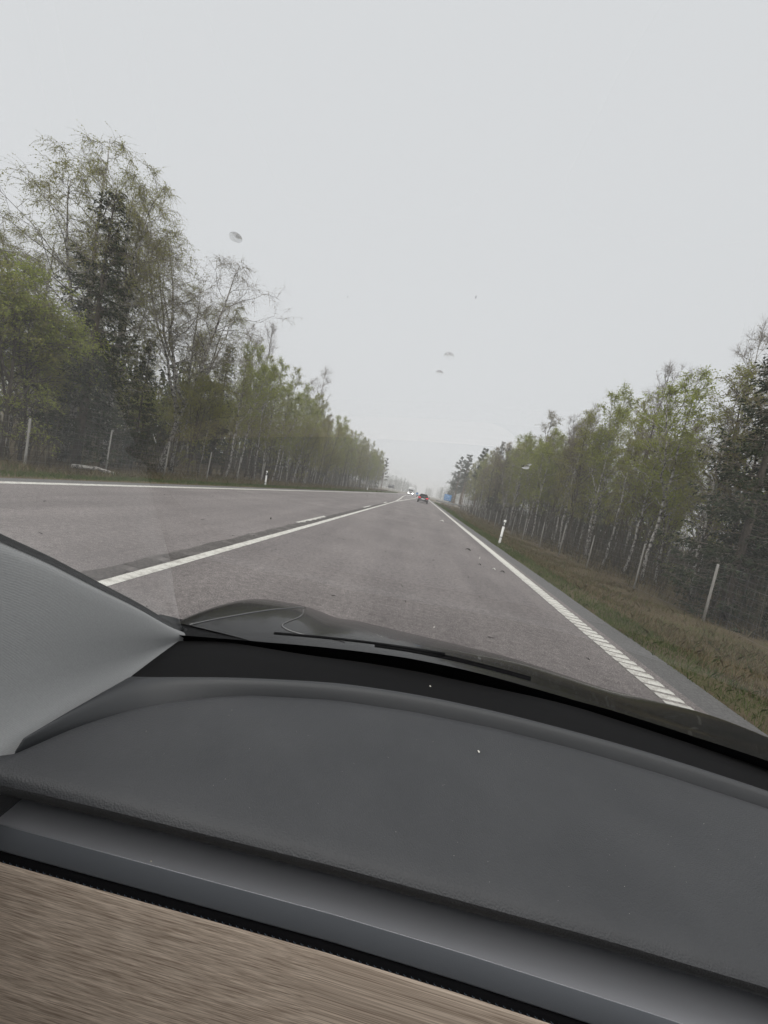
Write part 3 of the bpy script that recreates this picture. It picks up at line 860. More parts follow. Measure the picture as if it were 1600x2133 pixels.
# brushwood: thin dead stems and saplings filling the wood below the crowns
def brush(name, x0, x1, y0, y1, n, seed, hmax, label):
    rng = np.random.default_rng(seed)
    x = rng.uniform(x0, x1, n); y = y0 + (y1 - y0) * rng.uniform(0, 1, n) ** 1.4
    z = ground_z(x, y) - 0.05
    h = rng.uniform(0.25, 1, n) ** 1.5 * hmax
    P0 = np.stack([x, y, z], -1)
    P1 = P0 + np.stack([rng.normal(size=n) * 0.12 * h, rng.normal(size=n) * 0.12 * h, h * 0.55], -1)
    P2 = P1 + np.stack([rng.normal(size=n) * 0.15 * h, rng.normal(size=n) * 0.15 * h, h * 0.45], -1)
    b = MB()
    r = 0.006 + 0.0035 * h
    b.twigs(P0, P1, r, r * 0.7); b.twigs(P1, P2, r * 0.7, r * 0.3)
    for k in range(5):
        f = rng.uniform(0.25, 1, n)[:, None]
        q = P0 + (P1 - P0) * np.clip(f * 2, 0, 1) + (P2 - P1) * np.clip(f * 2 - 1, 0, 1)
        d = unit(rng.normal(size=(n, 3)) + np.array([0, 0, 0.5]))
        b.twigs(q, q + d * (0.2 + 0.22 * h)[:, None] * rng.uniform(.4, 1, (n, 1)), r * 0.5, r * 0.15)
    return tag(b.build(name, M['brush']), label, kind='stuff')
brush('brushwood', -34, -13.9, 8, 120, 5200, 3, 3.6, 'grey brown brushwood and saplings under the left trees')
brush('brushwood', 9.4, 28, 8, 95, 6000, 4, 3.6, 'grey brown brushwood and saplings under the right trees')

# ------------------------------------------------------------------ grass verges
def blades(name, m_, regions, label, seed):
    rng = np.random.default_rng(seed)
    b = MB()
    for (x0, x1, y0, y1, n, h0, h1, w, pw) in regions:
        x = rng.uniform(x0, x1, n); y = y0 + (y1 - y0) * rng.uniform(0, 1, n) ** pw
        keep = (np.sin(x * 2.1 + 0.9 * y) + np.sin(1.7 * y - x) + 1.5 * rng.normal(size=n)) > -0.9
        x, y = x[keep], y[keep]; n = len(x)
        z = ground_z(x, y) - 0.01
        h = rng.uniform(h0, h1, n) * (1 + y / 60)
        L = rng.normal(size=(n, 2)) * 0.45
        P = np.stack([x, y, z], -1)
        tip = P + np.stack([L[:, 0] * h, L[:, 1] * h, h], -1)
        mid = P + np.stack([L[:, 0] * h * .3, L[:, 1] * h * .3, h * .6], -1)
        a = rng.uniform(0, 2 * PI, n); ww = w * (1 + y / 18) * rng.uniform(.6, 1.3, n)
        s_ = np.stack([np.cos(a) * ww, np.sin(a) * ww, 0 * a], -1)
        b.add(np.stack([P - s_, P + s_, mid + s_ * .7, tip, mid - s_ * .7], 1), np.arange(n * 5).reshape(n, 5))
    return tag(b.build(name, m_), label, kind='stuff')
blades('green_grass', M['grass'], [(3.42, 4.35, 1, 40, 30000, .03, .09, .003, 1.6), (3.3, 3.6, 1, 40, 2500, .02, .06, .003, 1.6), (3.5, 4.8, 40, 96, 5000, .06, .14, .005, 1.3), (4.3, 8.5, 2, 90, 9000, .06, .16, .004, 1.6),
                                     (-11.2, -8.95, 4, 60, 20000, .05, .14, .005, 1.4), (-11.8, -8.95, 60, 150, 5000, .07, .16, .006, 1.2), (-13.8, -11, 6, 90, 8000, .08, .2, .005, 1.4)],
       'short green grass along both road edges', 8)
blades('dry_grass', M['dry_grass'], [(4.1, 9.0, 1, 45, 80000, .04, .15, .0028, 1.6), (5.0, 10.5, 45, 96, 6000, .12, .3, .006, 1.3), (-14.5, -10.8, 6, 60, 16000, .10, .3, .005, 1.4), (-14.5, -11, 60, 130, 4000, .12, .3, .006, 1.2), (9.5, 14, 6, 40, 7000, .1, .3, .006, 1.4)],
       'dry yellowish brown grass on the ditch slopes', 9)

# ------------------------------------------------------------------ game fences
def game_fence(label, pts, top=1.85):
    root = empty('game_fence', (pts[0][0], pts[0][1], float(ground_z(*pts[0]))), label=label, cat='fence')
    L0 = Vector(root.location)
    tops = []
    for i, (x, y) in enumerate(pts):
        z = float(ground_z(x, y))
        h = top * random.uniform(0.95, 1.08); lx, ly = random.uniform(-.05, .05), random.uniform(-.06, .06)
        p = MB()
        rr = 0.034 * random.uniform(.85, 1.15)
        p.tube([(0, 0, -0.1), (lx * .3, ly * .3, h * .4), (lx, ly, h - 0.03), (lx, ly, h)], [rr * 1.08, rr, rr * .92, rr * .7], 8)
        o = p.build('fence_post', M['post_wood'], root, smooth=False)
        o.location = Vector((x, y, z)) - L0
        tops.append((x, y, z, lx, ly))
    for k in range(9):
        hh = 0.12 + k * 0.205
        b = MB()
        P = []
        for i in range(len(tops)):
            x, y, z, lx, ly = tops[i]
            P.append((x + lx * hh / top - L0.x, y + ly * hh / top - L0.y, z + hh - L0.z))
            if i + 1 < len(tops):
                x2, y2, z2 = tops[i + 1][:3]
                P.append(((x + x2) / 2 - L0.x, (y + y2) / 2 - L0.y, (z + z2) / 2 + hh - 0.02 - L0.z))
        b.tube(P, 0.0022, 3, cap=False)
        b.build('wire', M['wire'], root)
    b = MB()
    for i in range(min(len(tops) - 1, 8)):
        n = 14
        for j in range(1, n):
            f = j / n
            x = tops[i][0] * (1 - f) + tops[i + 1][0] * f - L0.x; y = tops[i][1] * (1 - f) + tops[i + 1][1] * f - L0.y; z = tops[i][2] * (1 - f) + tops[i + 1][2] * f - L0.z
            b.tube([(x, y, z + .12), (x, y, z + 1.74)], 0.0016, 3, cap=False)
    o = b.build('wire_mesh', M['wire'], root); o['kind'] = 'stuff'
    return root
fl = [(-14.2, 8.4), (-13.7, 12.2), (-13.3, 15.2), (-13.2, 18.8), (-13.1, 22.6)] + [(-13.1 + 0.1 * math.sin(k), 26.5 + 4.0 * k) for k in range(25)]
game_fence('long wire game fence with grey wooden posts along the left wood', fl)
fr_ = [(9.0, 8.2), (9.06, 12.3), (9.45, 16.8), (9.3, 21.1)] + [(9.35 + 0.1 * math.sin(2 * k), 25.4 + 4.3 * k) for k in range(16)]
game_fence('long wire game fence with grey wooden posts along the right wood', fr_)

# ------------------------------------------------------------------ delineator posts
def delineator():
    root = empty('delineator_post')
    def sec(s, z):
        return [(-.055 * s, -.02 * s, z), (.0, -.045 * s, z), (.055 * s, -.02 * s, z), (.045 * s, .03 * s, z), (-.045 * s, .03 * s, z)]
    def body(z0, z1, s, name, m_, par):
        b = MB(); v = sec(s, z0) + sec(s, z1)
        b.add(v, [(i, (i + 1) % 5, 5 + (i + 1) % 5, 5 + i) for i in range(5)]); b.f.append(np.array([[5, 6, 7, 8, 9]])); b.m.append(np.array([0]))
        return b.build(name, m_, par)
    body(-0.1, 0.82, 1.0, 'post_body', M['white_plastic'], root)
    band = body(0.78, 0.97, 1.04, 'black_band', M['black_plastic'], root)
    b = MB(); b.box((-.025, -.052, 0.82), (.025, -.044, 0.93)); b.build('reflector', M['reflector'], band)
    body(0.965, 1.08, 0.99, 'cap', M['white_plastic'], root)
    b = MB(); b.box((-.062, -.05, 0.26), (.062, .035, 0.29)); b.build('clamp', M['black_plastic'], root)
    return root
dl = delineator()
dl.location = (3.95, 18.0, 0.0 + float(ground_z(3.95, 18)) + 0.03)
dl.rotation_euler = (0, 0.03, 0)
tag(dl, 'white delineator post with black band on the right grass verge', 'delineator', 'roadside delineator posts')
d2 = copy_tree(dl); d2.location = (-10.35, 25.0, float(ground_z(-10.35, 25))); d2.rotation_euler = (0, -0.05, 0)
tag(d2, 'nearer white delineator post on the left grass verge', 'delineator')
d3 = copy_tree(dl); d3.location = (-10.3, 73.0, float(ground_z(-10.3, 73)))
tag(d3, 'small distant white delineator post on the left verge', 'delineator')

# ------------------------------------------------------------------ signs and guard rail
sg = empty('road_sign', (7.55, 111.5, -0.03), 0.0, 'blue direction sign with white lettering under the hazy pines', 'road sign')
b = MB(); b.box((-1.02, -.03, 1.05), (1.02, .03, 2.85)); bevel(b.build('sign_board', M['sign_blue'], sg), 0.02)
for x in (-.7, .7):
    b = MB(); b.tube([(x, .07, -.2), (x, .07, 2.7)], 0.045, 8); b.build('sign_pole', M['galv'], sg)
def glyphs(y0, x0, x1, h, seed):
    rng = np.random.default_rng(seed); b = MB(); x = x0
    while x < x1:
        w = rng.uniform(.07, .13); k = rng.integers(0, 3)
        b.box((x, -.040, y0), (x + .055, -.031, y0 + h))
        if k: b.box((x + .057, -.040, y0 + (0 if k == 1 else h - .035)), (x + w, -.031, y0 + (.035 if k == 1 else h)))
        if k == 2: b.box((x + w + .002, -.040, y0), (x + w + .033, -.031, y0 + h * .6))
        x += w + .10
    return b
for i, (yy, xa, xb, hh) in enumerate(((2.3, -.8, .55, .24), (1.85, -.8, .75, .24), (1.32, -.8, .35, .26))):
    o = glyphs(yy, xa, xb, hh, i + 2).build('lettering', M['sign_white'], sg); o['kind'] = 'stuff'
b = MB(); b.add([(.55, -.036, 1.38), (.86, -.036, 1.45), (.55, -.036, 1.58), (.62, -.036, 1.47)], [(0, 1, 2, 3)]); b.build('arrow', M['sign_white'], sg)
s2 = empty('road_sign', (-11.8, 146.0, -0.35), 0.12, 'grey back of a rectangular sign on two poles by the left row end', 'road sign')
b = MB(); b.box((-1.1, -.03, 1.7), (1.1, .03, 3.0)); b.build('sign_board', M['sign_grey'], s2)
for x in (-.8, .8):
    b = MB(); b.tube([(x, -.08, -.2), (x, -.08, 2.9)], 0.05, 8); b.build('sign_pole', M['galv'], s2)
bo = empty('traffic_bollard', (-1.45, 132.0, 0.0), 0.0, 'grey hazy bollard sign on the traffic island beyond the dark car', 'bollard')
b = MB(); b.tube([(0, 0, 0), (0, 0, 1.0)], [0.16, 0.13], 10); b.build('base', M['sign_grey'], bo)
b = MB()
th = np.linspace(0, 2 * PI, 25)[:-1]
v = [(0.42 * math.cos(a), -.05, 1.35 + .42 * math.sin(a)) for a in th] + [(0.42 * math.cos(a), .05, 1.35 + .42 * math.sin(a)) for a in th]
b.add(v, [(i, (i + 1) % 24, 24 + (i + 1) % 24, 24 + i) for i in range(24)])
b.f.append(np.array([list(range(24))])); b.m.append(np.array([0])); b.f.append(np.array([list(range(47, 23, -1))])); b.m.append(np.array([0]))
b.build('disc', M['sign_blue'], bo)
gr = empty('guard_rail', (4.6, 98.5, 0.0), 0.0, 'low steel guard rail on posts at the side road corner', 'guard rail')
prof = [(-.02, .45), (-.08, .50), (-.02, .57), (-.02, .62), (-.08, .69), (-.02, .75)]
path = np.array([(-0.6, 0.6), (0.4, 0.1), (2, 0.0), (4, 0.2), (6.2, 0.8), (8.5, 1.6)])
b = MB(); b.grid(np.stack([np.stack([np.full(len(prof), p[0]), p[1] + np.array([q[0] for q in prof]), np.array([q[1] for q in prof])], -1) for p in path], 0))
rl = b.build('rail', M['galv'], gr); sm = rl.modifiers.new('thickness', 'SOLIDIFY'); sm.thickness = 0.006
for p in path[1:]:
    b = MB(); b.box((p[0] - .05, p[1] + .0, -.3), (p[0] + .05, p[1] + .1, .74)); b.build('post', M['galv'], gr)

# ------------------------------------------------------------------ vehicles ahead
def wheel(parent, x, y, r, w, name='wheel'):
    b = MB(); th = np.linspace(0, 2 * PI, 29)[:-1]
    rings = []
    for (dx, rr) in ((-w / 2, r * .62), (-w / 2, r * .93), (-w / 2 + .03, r), (w / 2 - .03, r), (w / 2, r * .93), (w / 2, r * .62)):
        rings.append(np.stack([np.full(28, dx), rr * np.cos(th), rr * np.sin(th)], -1))
    P = np.array(rings); P = np.concatenate([P, P[:, :1]], 1); b.grid(P)
    o = b.build(name, M['tyre'], parent, smooth=True); o.location = (x, y, r)
    rb = MB()
    for s in (-1, 1):
        v = [(s * (w / 2 - .02), 0, 0)] + [(s * (w / 2 - .035), r * .62 * math.cos(a), r * .62 * math.sin(a)) for a in th]
        rb.add(v, [(0, 1 + i, 1 + (i + 1) % 28) for i in range(28)])
    rb.build('rim', M['rim'], o)
    return o

def loft(stations, name, m_, parent, sub=1):
    """stations: list of (y, [(x,z) half outline from bottom centre to top centre])"""
    b = MB(); P = []
    for y, hp in stations:
        hp = list(hp)
        full = [(x, z) for x, z in hp] + [(-x, z) for x, z in hp[::-1]]
        P.append([(x, y, z) for x, z in full] + [(full[0][0], y, full[0][1])])
    P = np.array(P); b.grid(P)
    k = P.shape[1] - 1
    b.f.append(np.array([list(range(k))])); b.m.append(np.array([0]))
    base = (P.shape[0] - 1) * P.shape[1]
    b.f.append(np.array([[base + q for q in range(k)][::-1]])); b.m.append(np.array([0]))
    o = b.build(name, m_, parent, smooth=True)
    bv = o.modifiers.new('bevel', 'BEVEL'); bv.width = 0.02; bv.segments = 2; bv.limit_method = 'ANGLE'
    return o

lc = empty('hatchback_car', (-0.02 + 0.48, 66.0, 0.0), 0.0, 'black hatchback driving ahead in our lane with red tail lights lit', 'car')
def half(w, zb, zs, zt, wt):
    return [(0.0, zb), (w * .80, zb), (w * .96, zb + .10), (w, zb + .30), (w * .99, zs - .06), (w * .95, zs), (wt, zt - .07), (wt * .86, zt), (0.0, zt)]
st = [(0.0, half(.86, .30, .80, .84, .82)), (0.05, half(.90, .26, .93, .99, .80)), (0.28, half(.915, .22, 1.0, 1.36, .66)), (0.55, half(.92, .22, 1.0, 1.47, .62)),
      (1.6, half(.92, .20, .99, 1.52, .62)), (2.4, half(.92, .20, .98, 1.46, .62)), (3.1, half(.915, .20, .97, 1.03, .78)), (3.9, half(.90, .22, .88, .93, .78)), (4.3, half(.82, .30, .72, .76, .70))]
loft(st, 'body', M['car_black'], lc)
b = MB(); b.add([(-.62, .02, 1.02), (.62, .02, 1.02), (.52, .245, 1.37), (-.52, .245, 1.37)], [(0, 1, 2, 3)])
o = b.build('rear_window', M['car_glass'], lc); o.modifiers.new('t', 'SOLIDIFY').thickness = 0.02
b = MB(); b.box((-.56, .16, 1.395), (.56, .42, 1.43)); b.build('spoiler', M['car_black'], lc)
for s in (-1, 1):
    b = MB(); b.add([(s * .42, -.015, .80), (s * .86, .0, .78), (s * .885, .10, .93), (s * .80, .03, .97), (s * .46, -.005, .93), (s * .42, .08, .80), (s * .86, .2, .78), (s * .885, .25, .93), (s * .80, .2, .97), (s * .46, .12, .93)],
                    [(0, 1, 2, 3, 4)] if s > 0 else [(4, 3, 2, 1, 0)])
    b.f.append(np.array([[0, 1, 6, 5], [1, 2, 7, 6], [2, 3, 8, 7], [3, 4, 9, 8]])); b.m.append(np.zeros(4, int))
    b.build('tail_light', M['tail_red'], lc)
    b = MB(); b.box((s * .93 - .06 * (s < 0) - .0 * s, 2.55, .98), (s * .93 + .2 * s if s > 0 else s * .93 + .0, 2.65, 1.12)) if s > 0 else b.box((-1.13, 2.55, .98), (-.93, 2.65, 1.12))
    bevel(b.build('side_mirror', M['car_black'], lc), .03)
    wheel(lc, s * .80, .78, .33, .22); wheel(lc, s * .80, 3.42, .33, .22)
b = MB(); b.box((-.26, -.035, .60), (.26, -.022, .715)); b.build('number_plate', M['plate'], lc)
b = MB(); b.box((-.84, -.03, .36), (.84, .06, .56)); bevel(b.build('bumper', M['car_black'], lc), .04)
b = MB(); b.box((-.6, -.04, .30), (.6, -.0, .345)); b.build('bumper_trim', M['chrome'], lc)

tk = empty('truck', (-4.95, 176.0, 0.0), 0.0, 'white truck coming towards us through the haze with headlights on', 'truck')
b = MB(); b.box((-1.2, 0, .75), (1.2, 2.0, 2.85)); bevel(b.build('cab', M['truck_white'], tk), .12, 3)
b = MB(); b.box((-1.08, .1, 2.86), (1.08, 1.9, 3.5)); bevel(b.build('roof_fairing', M['truck_white'], tk), .25, 3)
b = MB(); b.box((-1.08, -.02, 1.75), (1.08, .015, 2.6)); bevel(b.build('windscreen', M['car_glass'], tk), .05)
b = MB(); b.box((-.75, -.03, .95), (.75, .012, 1.6)); b.build('grille', M['black_plastic'], tk)
b = MB(); b.box((-1.2, -.10, .35), (1.2, .3, .74)); bevel(b.build('bumper', M['truck_white'], tk), .05)
for s in (-1, 1):
    b = MB(); b.box((s * .92 - .2, -.13, .62), (s * .92 + .2, -.102, .95)); bevel(b.build('headlight', M['head_lamp'], tk), .03)
    b = MB(); b.box((s * 1.42 - .1, .05, 1.7), (s * 1.42 + .1, .2, 2.4)); b.build('side_mirror', M['black_plastic'], tk)
    for yy in (1.2, 6.4, 7.7): wheel(tk, s * 1.0, yy, .5, .32)
b = MB(); b.box((-1.25, 2.3, 1.05), (1.25, 9.5, 3.6)); b.build('cargo_box', M['truck_white'], tk)
b = MB(); b.box((-.5, .3, .6), (.5, 9.3, .95)); b.build('chassis', M['black_plastic'], tk)

# ------------------------------------------------------------------ small things on the road and in the ditch
b = MB(); b.tube([(-13.9, 14.2, -.28), (-13.2, 14.6, -.22), (-12.6, 14.9, -.30)], [.09, .08, .05], 7)
tag(b.build('fallen_log', M['birch_bark'], smooth=True), 'pale broken birch log lying in the left ditch by a post', 'log')
def scrap(name, loc, size, m_, label, cat, seed, bend=.4):
    rng = np.random.default_rng(seed); b = MB()
    P = np.array([(-.5, 0, 0), (-.2, .12, .25), (.15, .05, .3), (.5, bend, .05)]) * size
    P[:, 2] = np.abs(P[:, 2]) + .012
    b.tube(P + rng.normal(size=P.shape) * size * .03, [size * .10, size * .16, size * .13, size * .04], 5)
    o = b.build(name, m_); o.location = loc; o.rotation_euler = (0, 0, rng.uniform(0, 6))
    return tag(o, label, cat)
scrap('litter_scrap', (2.10, 9.45, .006), .09, M['litter'], 'curled white scrap lying between two dark bits near the right edge line', 'litter', 1)
scrap('bark_scrap', (1.78, 9.7, .006), .07, M['bark_bit'], 'small dark bark bit left of the curled white scrap', 'bark', 2)
scrap('bark_scrap', (2.28, 9.35, .006), .09, M['bark_bit'], 'small dark bark bit right of the curled white scrap', 'bark', 3)
scrap('bark_scrap', (1.80, 12.25, .006), .15, M['bark_bit'], 'dark twiggy clump lying alone in our lane', 'bark', 4)
scrap('litter_scrap', (1.63, 24.3, .006), .24, M['litter'], 'pale scrap on the asphalt farther up our lane', 'litter', 5)
scrap('bark_scrap', (-3.72, 9.7, .006), .1, M['bark_bit'], 'dark bit on the other lane beyond the centre line', 'bark', 6)
rng = np.random.default_rng(77); b = MB()
n = 90
x = rng.uniform(-7.8, 2.5, n); y = rng.uniform(2.2, 20, n); a = rng.uniform(0, PI, n); L = rng.uniform(.02, .09, n)
P0 = np.stack([x, y, np.full(n, .008)], -1); P1 = P0 + np.stack([np.cos(a) * L, np.sin(a) * L, rng.uniform(0, .01, n)], -1)
b.twigs(P0, P1, .006, .002)
tag(b.build('twig_litter', M['bark_bit']), 'tiny twigs scattered over the asphalt', kind='stuff')

# ------------------------------------------------------------------ our own car
own = empty('car', (0.25, 0.0, 0.0), 0.0, 'black car seen from inside: dashboard, pillar, windscreen and bonnet', 'car')
OFF = Vector((-0.25, 0, 0))
EZ = EYE.z
def part(o):
    o.location = OFF
    return o
def put(P):
    P = np.array(P, float).copy(); P[..., 2] += EZ; return P
def sheet(rows, name, m_, parent=own, smooth=True, thick=0, sub=0, label=None):
    b = MB(); b.grid(put(np.array(rows)))
    o = b.build(name, m_, parent, smooth, label)
    if parent is own: o.location = OFF
    if sub:
        s = o.modifiers.new('subd', 'SUBSURF'); s.levels = s.render_levels = sub
    if thick:
        s = o.modifiers.new('thick', 'SOLIDIFY'); s.thickness = thick; s.offset = -1
    return o
N = 120
cowl = smooth_curve([(-0.395, 0.682, -.37), (-0.359, 0.71, -.37), (-0.318, 0.726, -.37), (-0.271, 0.735, -.37), (-0.22, 0.742, -.37), (-0.15, 0.755, -.37), (-0.053, 0.780, -.37), (0.069, 0.801, -.37), (0.24, 0.812, -.37),
                     (0.33, 0.819, -.37), (0.413, 0.818, -.37), (0.487, 0.805, -.37), (0.606, 0.783, -.37), (0.732, 0.755, -.37), (0.86, 0.71, -.37), (0.95, 0.66, -.37)], N, 12)
R0 = smooth_curve([(-0.378, 0.377, -.360), (-0.3785, 0.391, -.360), (-0.379, 0.442, -.360), (-0.378, 0.487, -.360), (-0.376, 0.530, -.360)], 40, 4)
R0b = smooth_curve([(-0.376, 0.530, -.360), (-0.325, 0.553, -.360), (-0.245, 0.594, -.360), (-0.079, 0.660, -.360), (0.068, 0.689, -.360), (0.218, 0.699, -.360), (0.361, 0.697, -.360), (0.496, 0.688, -.360), (0.651, 0.663, -.360), (0.8, 0.62, -.36), (0.93, 0.56, -.36)], N, 6)
R0 = np.concatenate([R0, R0b[1:]])
R2 = smooth_curve([(-0.371, 0.375, -.368), (-0.368, 0.391, -.368), (-0.355, 0.433, -.368), (-0.332, 0.475, -.368), (-0.298, 0.514, -.368), (-0.253, 0.549, -.368), (-0.2, 0.582, -.368), (-0.07, 0.629, -.368), (0.07, 0.655, -.368), (0.214, 0.668, -.368),
                   (0.352, 0.667, -.368), (0.481, 0.658, -.368), (0.632, 0.637, -.368), (0.78, 0.60, -.368), (0.91, 0.545, -.368)], 400, 25)
# cowl: matt black shelf between the ridge and the glass
cow2 = np.concatenate([resample(np.array([(-0.3785, 0.545, -.366), (-0.386, 0.60, -.368), cowl[0]]), 30), cowl[1:]])
Rc = np.concatenate([np.repeat(R0b[:1], 30, 0), R0b[1:]])
Rc[:, 2] = -.3665
rows = [Rc, Rc * .5 + cow2 * .5 + np.array([0, 0, .0015]), cow2 + np.array([0, 0, 0.001]), cow2 + np.array([0, 0.012, -0.02])]
sheet(rows, 'cowl_shelf', M['cowl_mat'])
# ridge: rounded berm that sweeps round the pad
k = len(R0)
R2r = resample(R2, 400)
# pair each back point with the matching front point by arc fraction, left arm and main run separately
def pair(R, Q):
    tot = np.concatenate([[0], np.cumsum(np.linalg.norm(np.diff(R, axis=0), axis=1))]); tot /= tot[-1]
    d = np.concatenate([[0], np.cumsum(np.linalg.norm(np.diff(Q, axis=0), axis=1))]); d /= d[-1]
    # warp so that the corner of the back edge meets the curve's left bend
    w = np.interp(tot, [0, tot[39], 1], [0, np.interp(0.13, [0, 1], [0, 1]), 1])
    return np.stack([np.interp(w, d, Q[:, q]) for q in range(3)], 1)
A = R0; B = pair(R0, R2r)
fr = [(0.0, -.006), (0.015, -.0005), (0.05, .0016), (0.12, .0036), (0.22, .0038), (0.34, .0020), (0.45, -.0018), (0.56, -.0070), (0.67, -.0130), (0.78, -.0195), (0.89, -.0265), (1.0, -.034)]
rows = []
for f, dz in fr:
    row = A * (1 - f) + B * f; row[:, 2] = -.3605 + dz
    if f > 0.08:
        for _ in range(int(60 * min(1, f * 3))): row[1:-1] = .25 * row[:-2] + .5 * row[1:-1] + .25 * row[2:]
    rows.append(row)
rdg = sheet(rows, 'dash_ridge', M['ridge'])
ec = MB(); ring = put(np.array([rw[0] for rw in rows])); cen = ring.mean(0)
P = np.stack([ring, ring * .5 + cen * .5 + np.array([0, -.008, -.003]), np.array([ring[0] * (1 - t) + ring[-1] * t + np.array([0, -.012, -.02]) for t in np.linspace(0, 1, len(ring))])], 0)
ec.grid(P); part(ec.build('ridge_end', M['ridge'], own, True))
# pad
F0 = smooth_curve([(-0.42, 0.333, -.368), (-0.357, 0.337, -.368), (-0.334, 0.339, -.368), (-0.246, 0.344, -.368), (-0.157, 0.348, -.368), (-0.007, 0.355, -.368), (0.126, 0.358, -.368), (0.254, 0.361, -.368), (0.398, 0.361, -.368), (0.6, 0.356, -.368), (0.8, .343, -.368), (0.95, .33, -.368)], 400, 30)
R2x = np.concatenate([resample(np.array([(-0.45, .334, -.37), (-0.40, .349, -.37), (-0.371, .372, -.37)]), 30)[:-1], R2r])
R2p = resample(R2x, 400)
# match along x so that the pad rows run straight towards the driver
xs_ = F0[:, 0]
rows = []
back = np.stack([xs_, np.interp(xs_, R2p[:, 0], R2p[:, 1]), np.full(400, -.3735)], 1)
back[xs_ < -0.371, 1] = np.interp(xs_[xs_ < -0.371], R2x[:, 0], R2x[:, 1])
for f, dz in [(0, -.006), (0.004, .0005), (0.02, .0035), (0.08, .0062), (0.2, .0080), (0.4, .0095), (0.6, .0095), (0.8, .0085), (0.92, .0068), (0.965, .0050), (0.985, .0025), (1.0, -.0015)]:
    rw = back * (1 - f) + F0 * f; rw[:, 2] = -.3735 + dz + (-.0 if f < .9 else 0.004 * 0); rows.append(rw)
pad = sheet(rows, 'dash_pad', M['pad'])
F1 = F0.copy(); F1[:, 1] += .0135; F1[:, 2] = -.397
lip = [rows[-1], rows[-1] * .65 + F1 * .35 + np.array([0, -.0040, 0]), rows[-1] * .2 + F1 * .8 + np.array([0, -.0030, 0]), F1 + np.array([0, .001, -.0015]), F1 + np.array([0, .012, -.002]), F1 + np.array([0, .13, .0])]
sheet(lip, 'pad_lip', M['pad_front'])
# trim shelf below the pad: recessed ledge, crease with a painted highlight, dark face, then a black gap and the veneer
xr = np.linspace(-0.43, 0.95, 100)
def line(y, z, y2=None):
    yy = np.interp(xr, [-0.36, 0.0, 0.14, 0.33, 0.95], np.array([0.348, 0.359, 0.360, 0.358, 0.335])) - 0.359 + y
    return np.stack([xr, yy, np.full_like(xr, z)], 1)
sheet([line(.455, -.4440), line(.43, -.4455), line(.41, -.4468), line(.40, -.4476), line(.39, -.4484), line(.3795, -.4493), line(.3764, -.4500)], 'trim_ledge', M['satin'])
sheet([line(.42, -.392), line(.445, -.40), line(.45, -.425), line(.452, -.46)], 'recess_shade_sheet', M['gap'])  # black sheet added to darken the recess under the lip
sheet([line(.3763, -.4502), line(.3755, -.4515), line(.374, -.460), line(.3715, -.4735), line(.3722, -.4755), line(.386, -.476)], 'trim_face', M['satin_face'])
sheet([line(.378, -.4757), line(.3735, -.479), line(.3695, -.4820), line(.3690, -.4855), line(.375, -.49)], 'gap_seal', M['gap'])
sb = MB()
xq = -0.40
while xq < 0.45:
    yy = float(np.interp(xq, [-0.36, 0.0, 0.14, 0.33, 0.95], [0.348, 0.359, 0.360, 0.358, 0.335])) - .359 + .3687
    sb.tube(put(np.array([(xq, yy + .0006, -.4822), (xq + .0015, yy - .0003, -.4828), (xq + .003, yy + .0006, -.4834)])), .00035, 5)
    xq += .0078
o = sb.build('stitching', M['thread'], own, True); o.location = OFF; o['kind'] = 'stuff'
xr_all = xr
VP = lambda: [line(.372, -.4843), line(.3680, -.4845), line(.3670, -.4865), line(.363, -.51), line(.357, -.54), line(.350, -.58), line(.340, -.64), line(.338, -.75)]
xr = np.linspace(-.43, .262, 80); sheet(VP(), 'veneer_panel', M['wood'])
xr = np.linspace(.264, .95, 60); sheet(VP(), 'reflection_block_panel', M['pad_front'])  # unseen dark panel ends the veneer to keep its reflection off the glass
xr = xr_all
b = MB(); b.box((-.405, .352, EZ - .478), (-.385, .56, EZ - .378)); b.box((-.60, .20, EZ - 1.1), (-.407, .64, EZ - .41)); b.box((-.60, .45, EZ - .75), (1.05, .66, EZ - .47)); part(b.build('dash_light_block', M['pad_front'], own))  # boxes added to block side light and close reflection leaks
b = MB(); b.tube(put(line(.3766, -.4500)), .0006, 6); part(b.build('crease_highlight', M['crease_highlight'], own, True))  # thin bright tube added as the highlight on the crease
# A-pillar trim
E = smooth_curve([(-.402, .705, -.362), (-.409, .66, -.334), (-.4185, .59, -.282), (-.432, .5, -.222), (-.449, .44, -.179), (-.466, .39, -.148), (-.492, .27, -.06), (-.515, .1, .08), (-.53, -.1, .2), (-.55, -.5, .26)], 90, 3)
Bl = smooth_curve([(-.388, .692, -.3735), (-.3835, .62, -.3735), (-.3815, .55, -.3735), (-.3815, .45, -.3735), (-.382, .40, -.3735), (-.384, .375, -.376), (-.40, .25, -.42), (-.42, .05, -.47), (-.43, -.1, -.5), (-.45, -.5, -.5)], 90, 2)
rows = []
for f, bx in [(0, -.004), (.02, .0035), (.06, .0065), (.15, .008), (.3, .008), (.5, .004), (.7, -.004), (.85, -.006), (.95, -.003), (1, 0)]:
    rw = E * (1 - f) + Bl * f; rw[:, 0] += bx * np.clip((.76 - rw[:, 1]) / .12, .45, 1); rows.append(rw)
rows = [E + np.array([-.006, .004, .004])] + rows
sheet(rows[::-1], 'pillar_trim', M['pillar'])
cap = np.array([rw[0] for rw in rows])
sheet([cap, cap + np.array([-.004, .006, -.002]), cap + np.array([-.02, .012, -.004])], 'pillar_nose', M['pillar'])
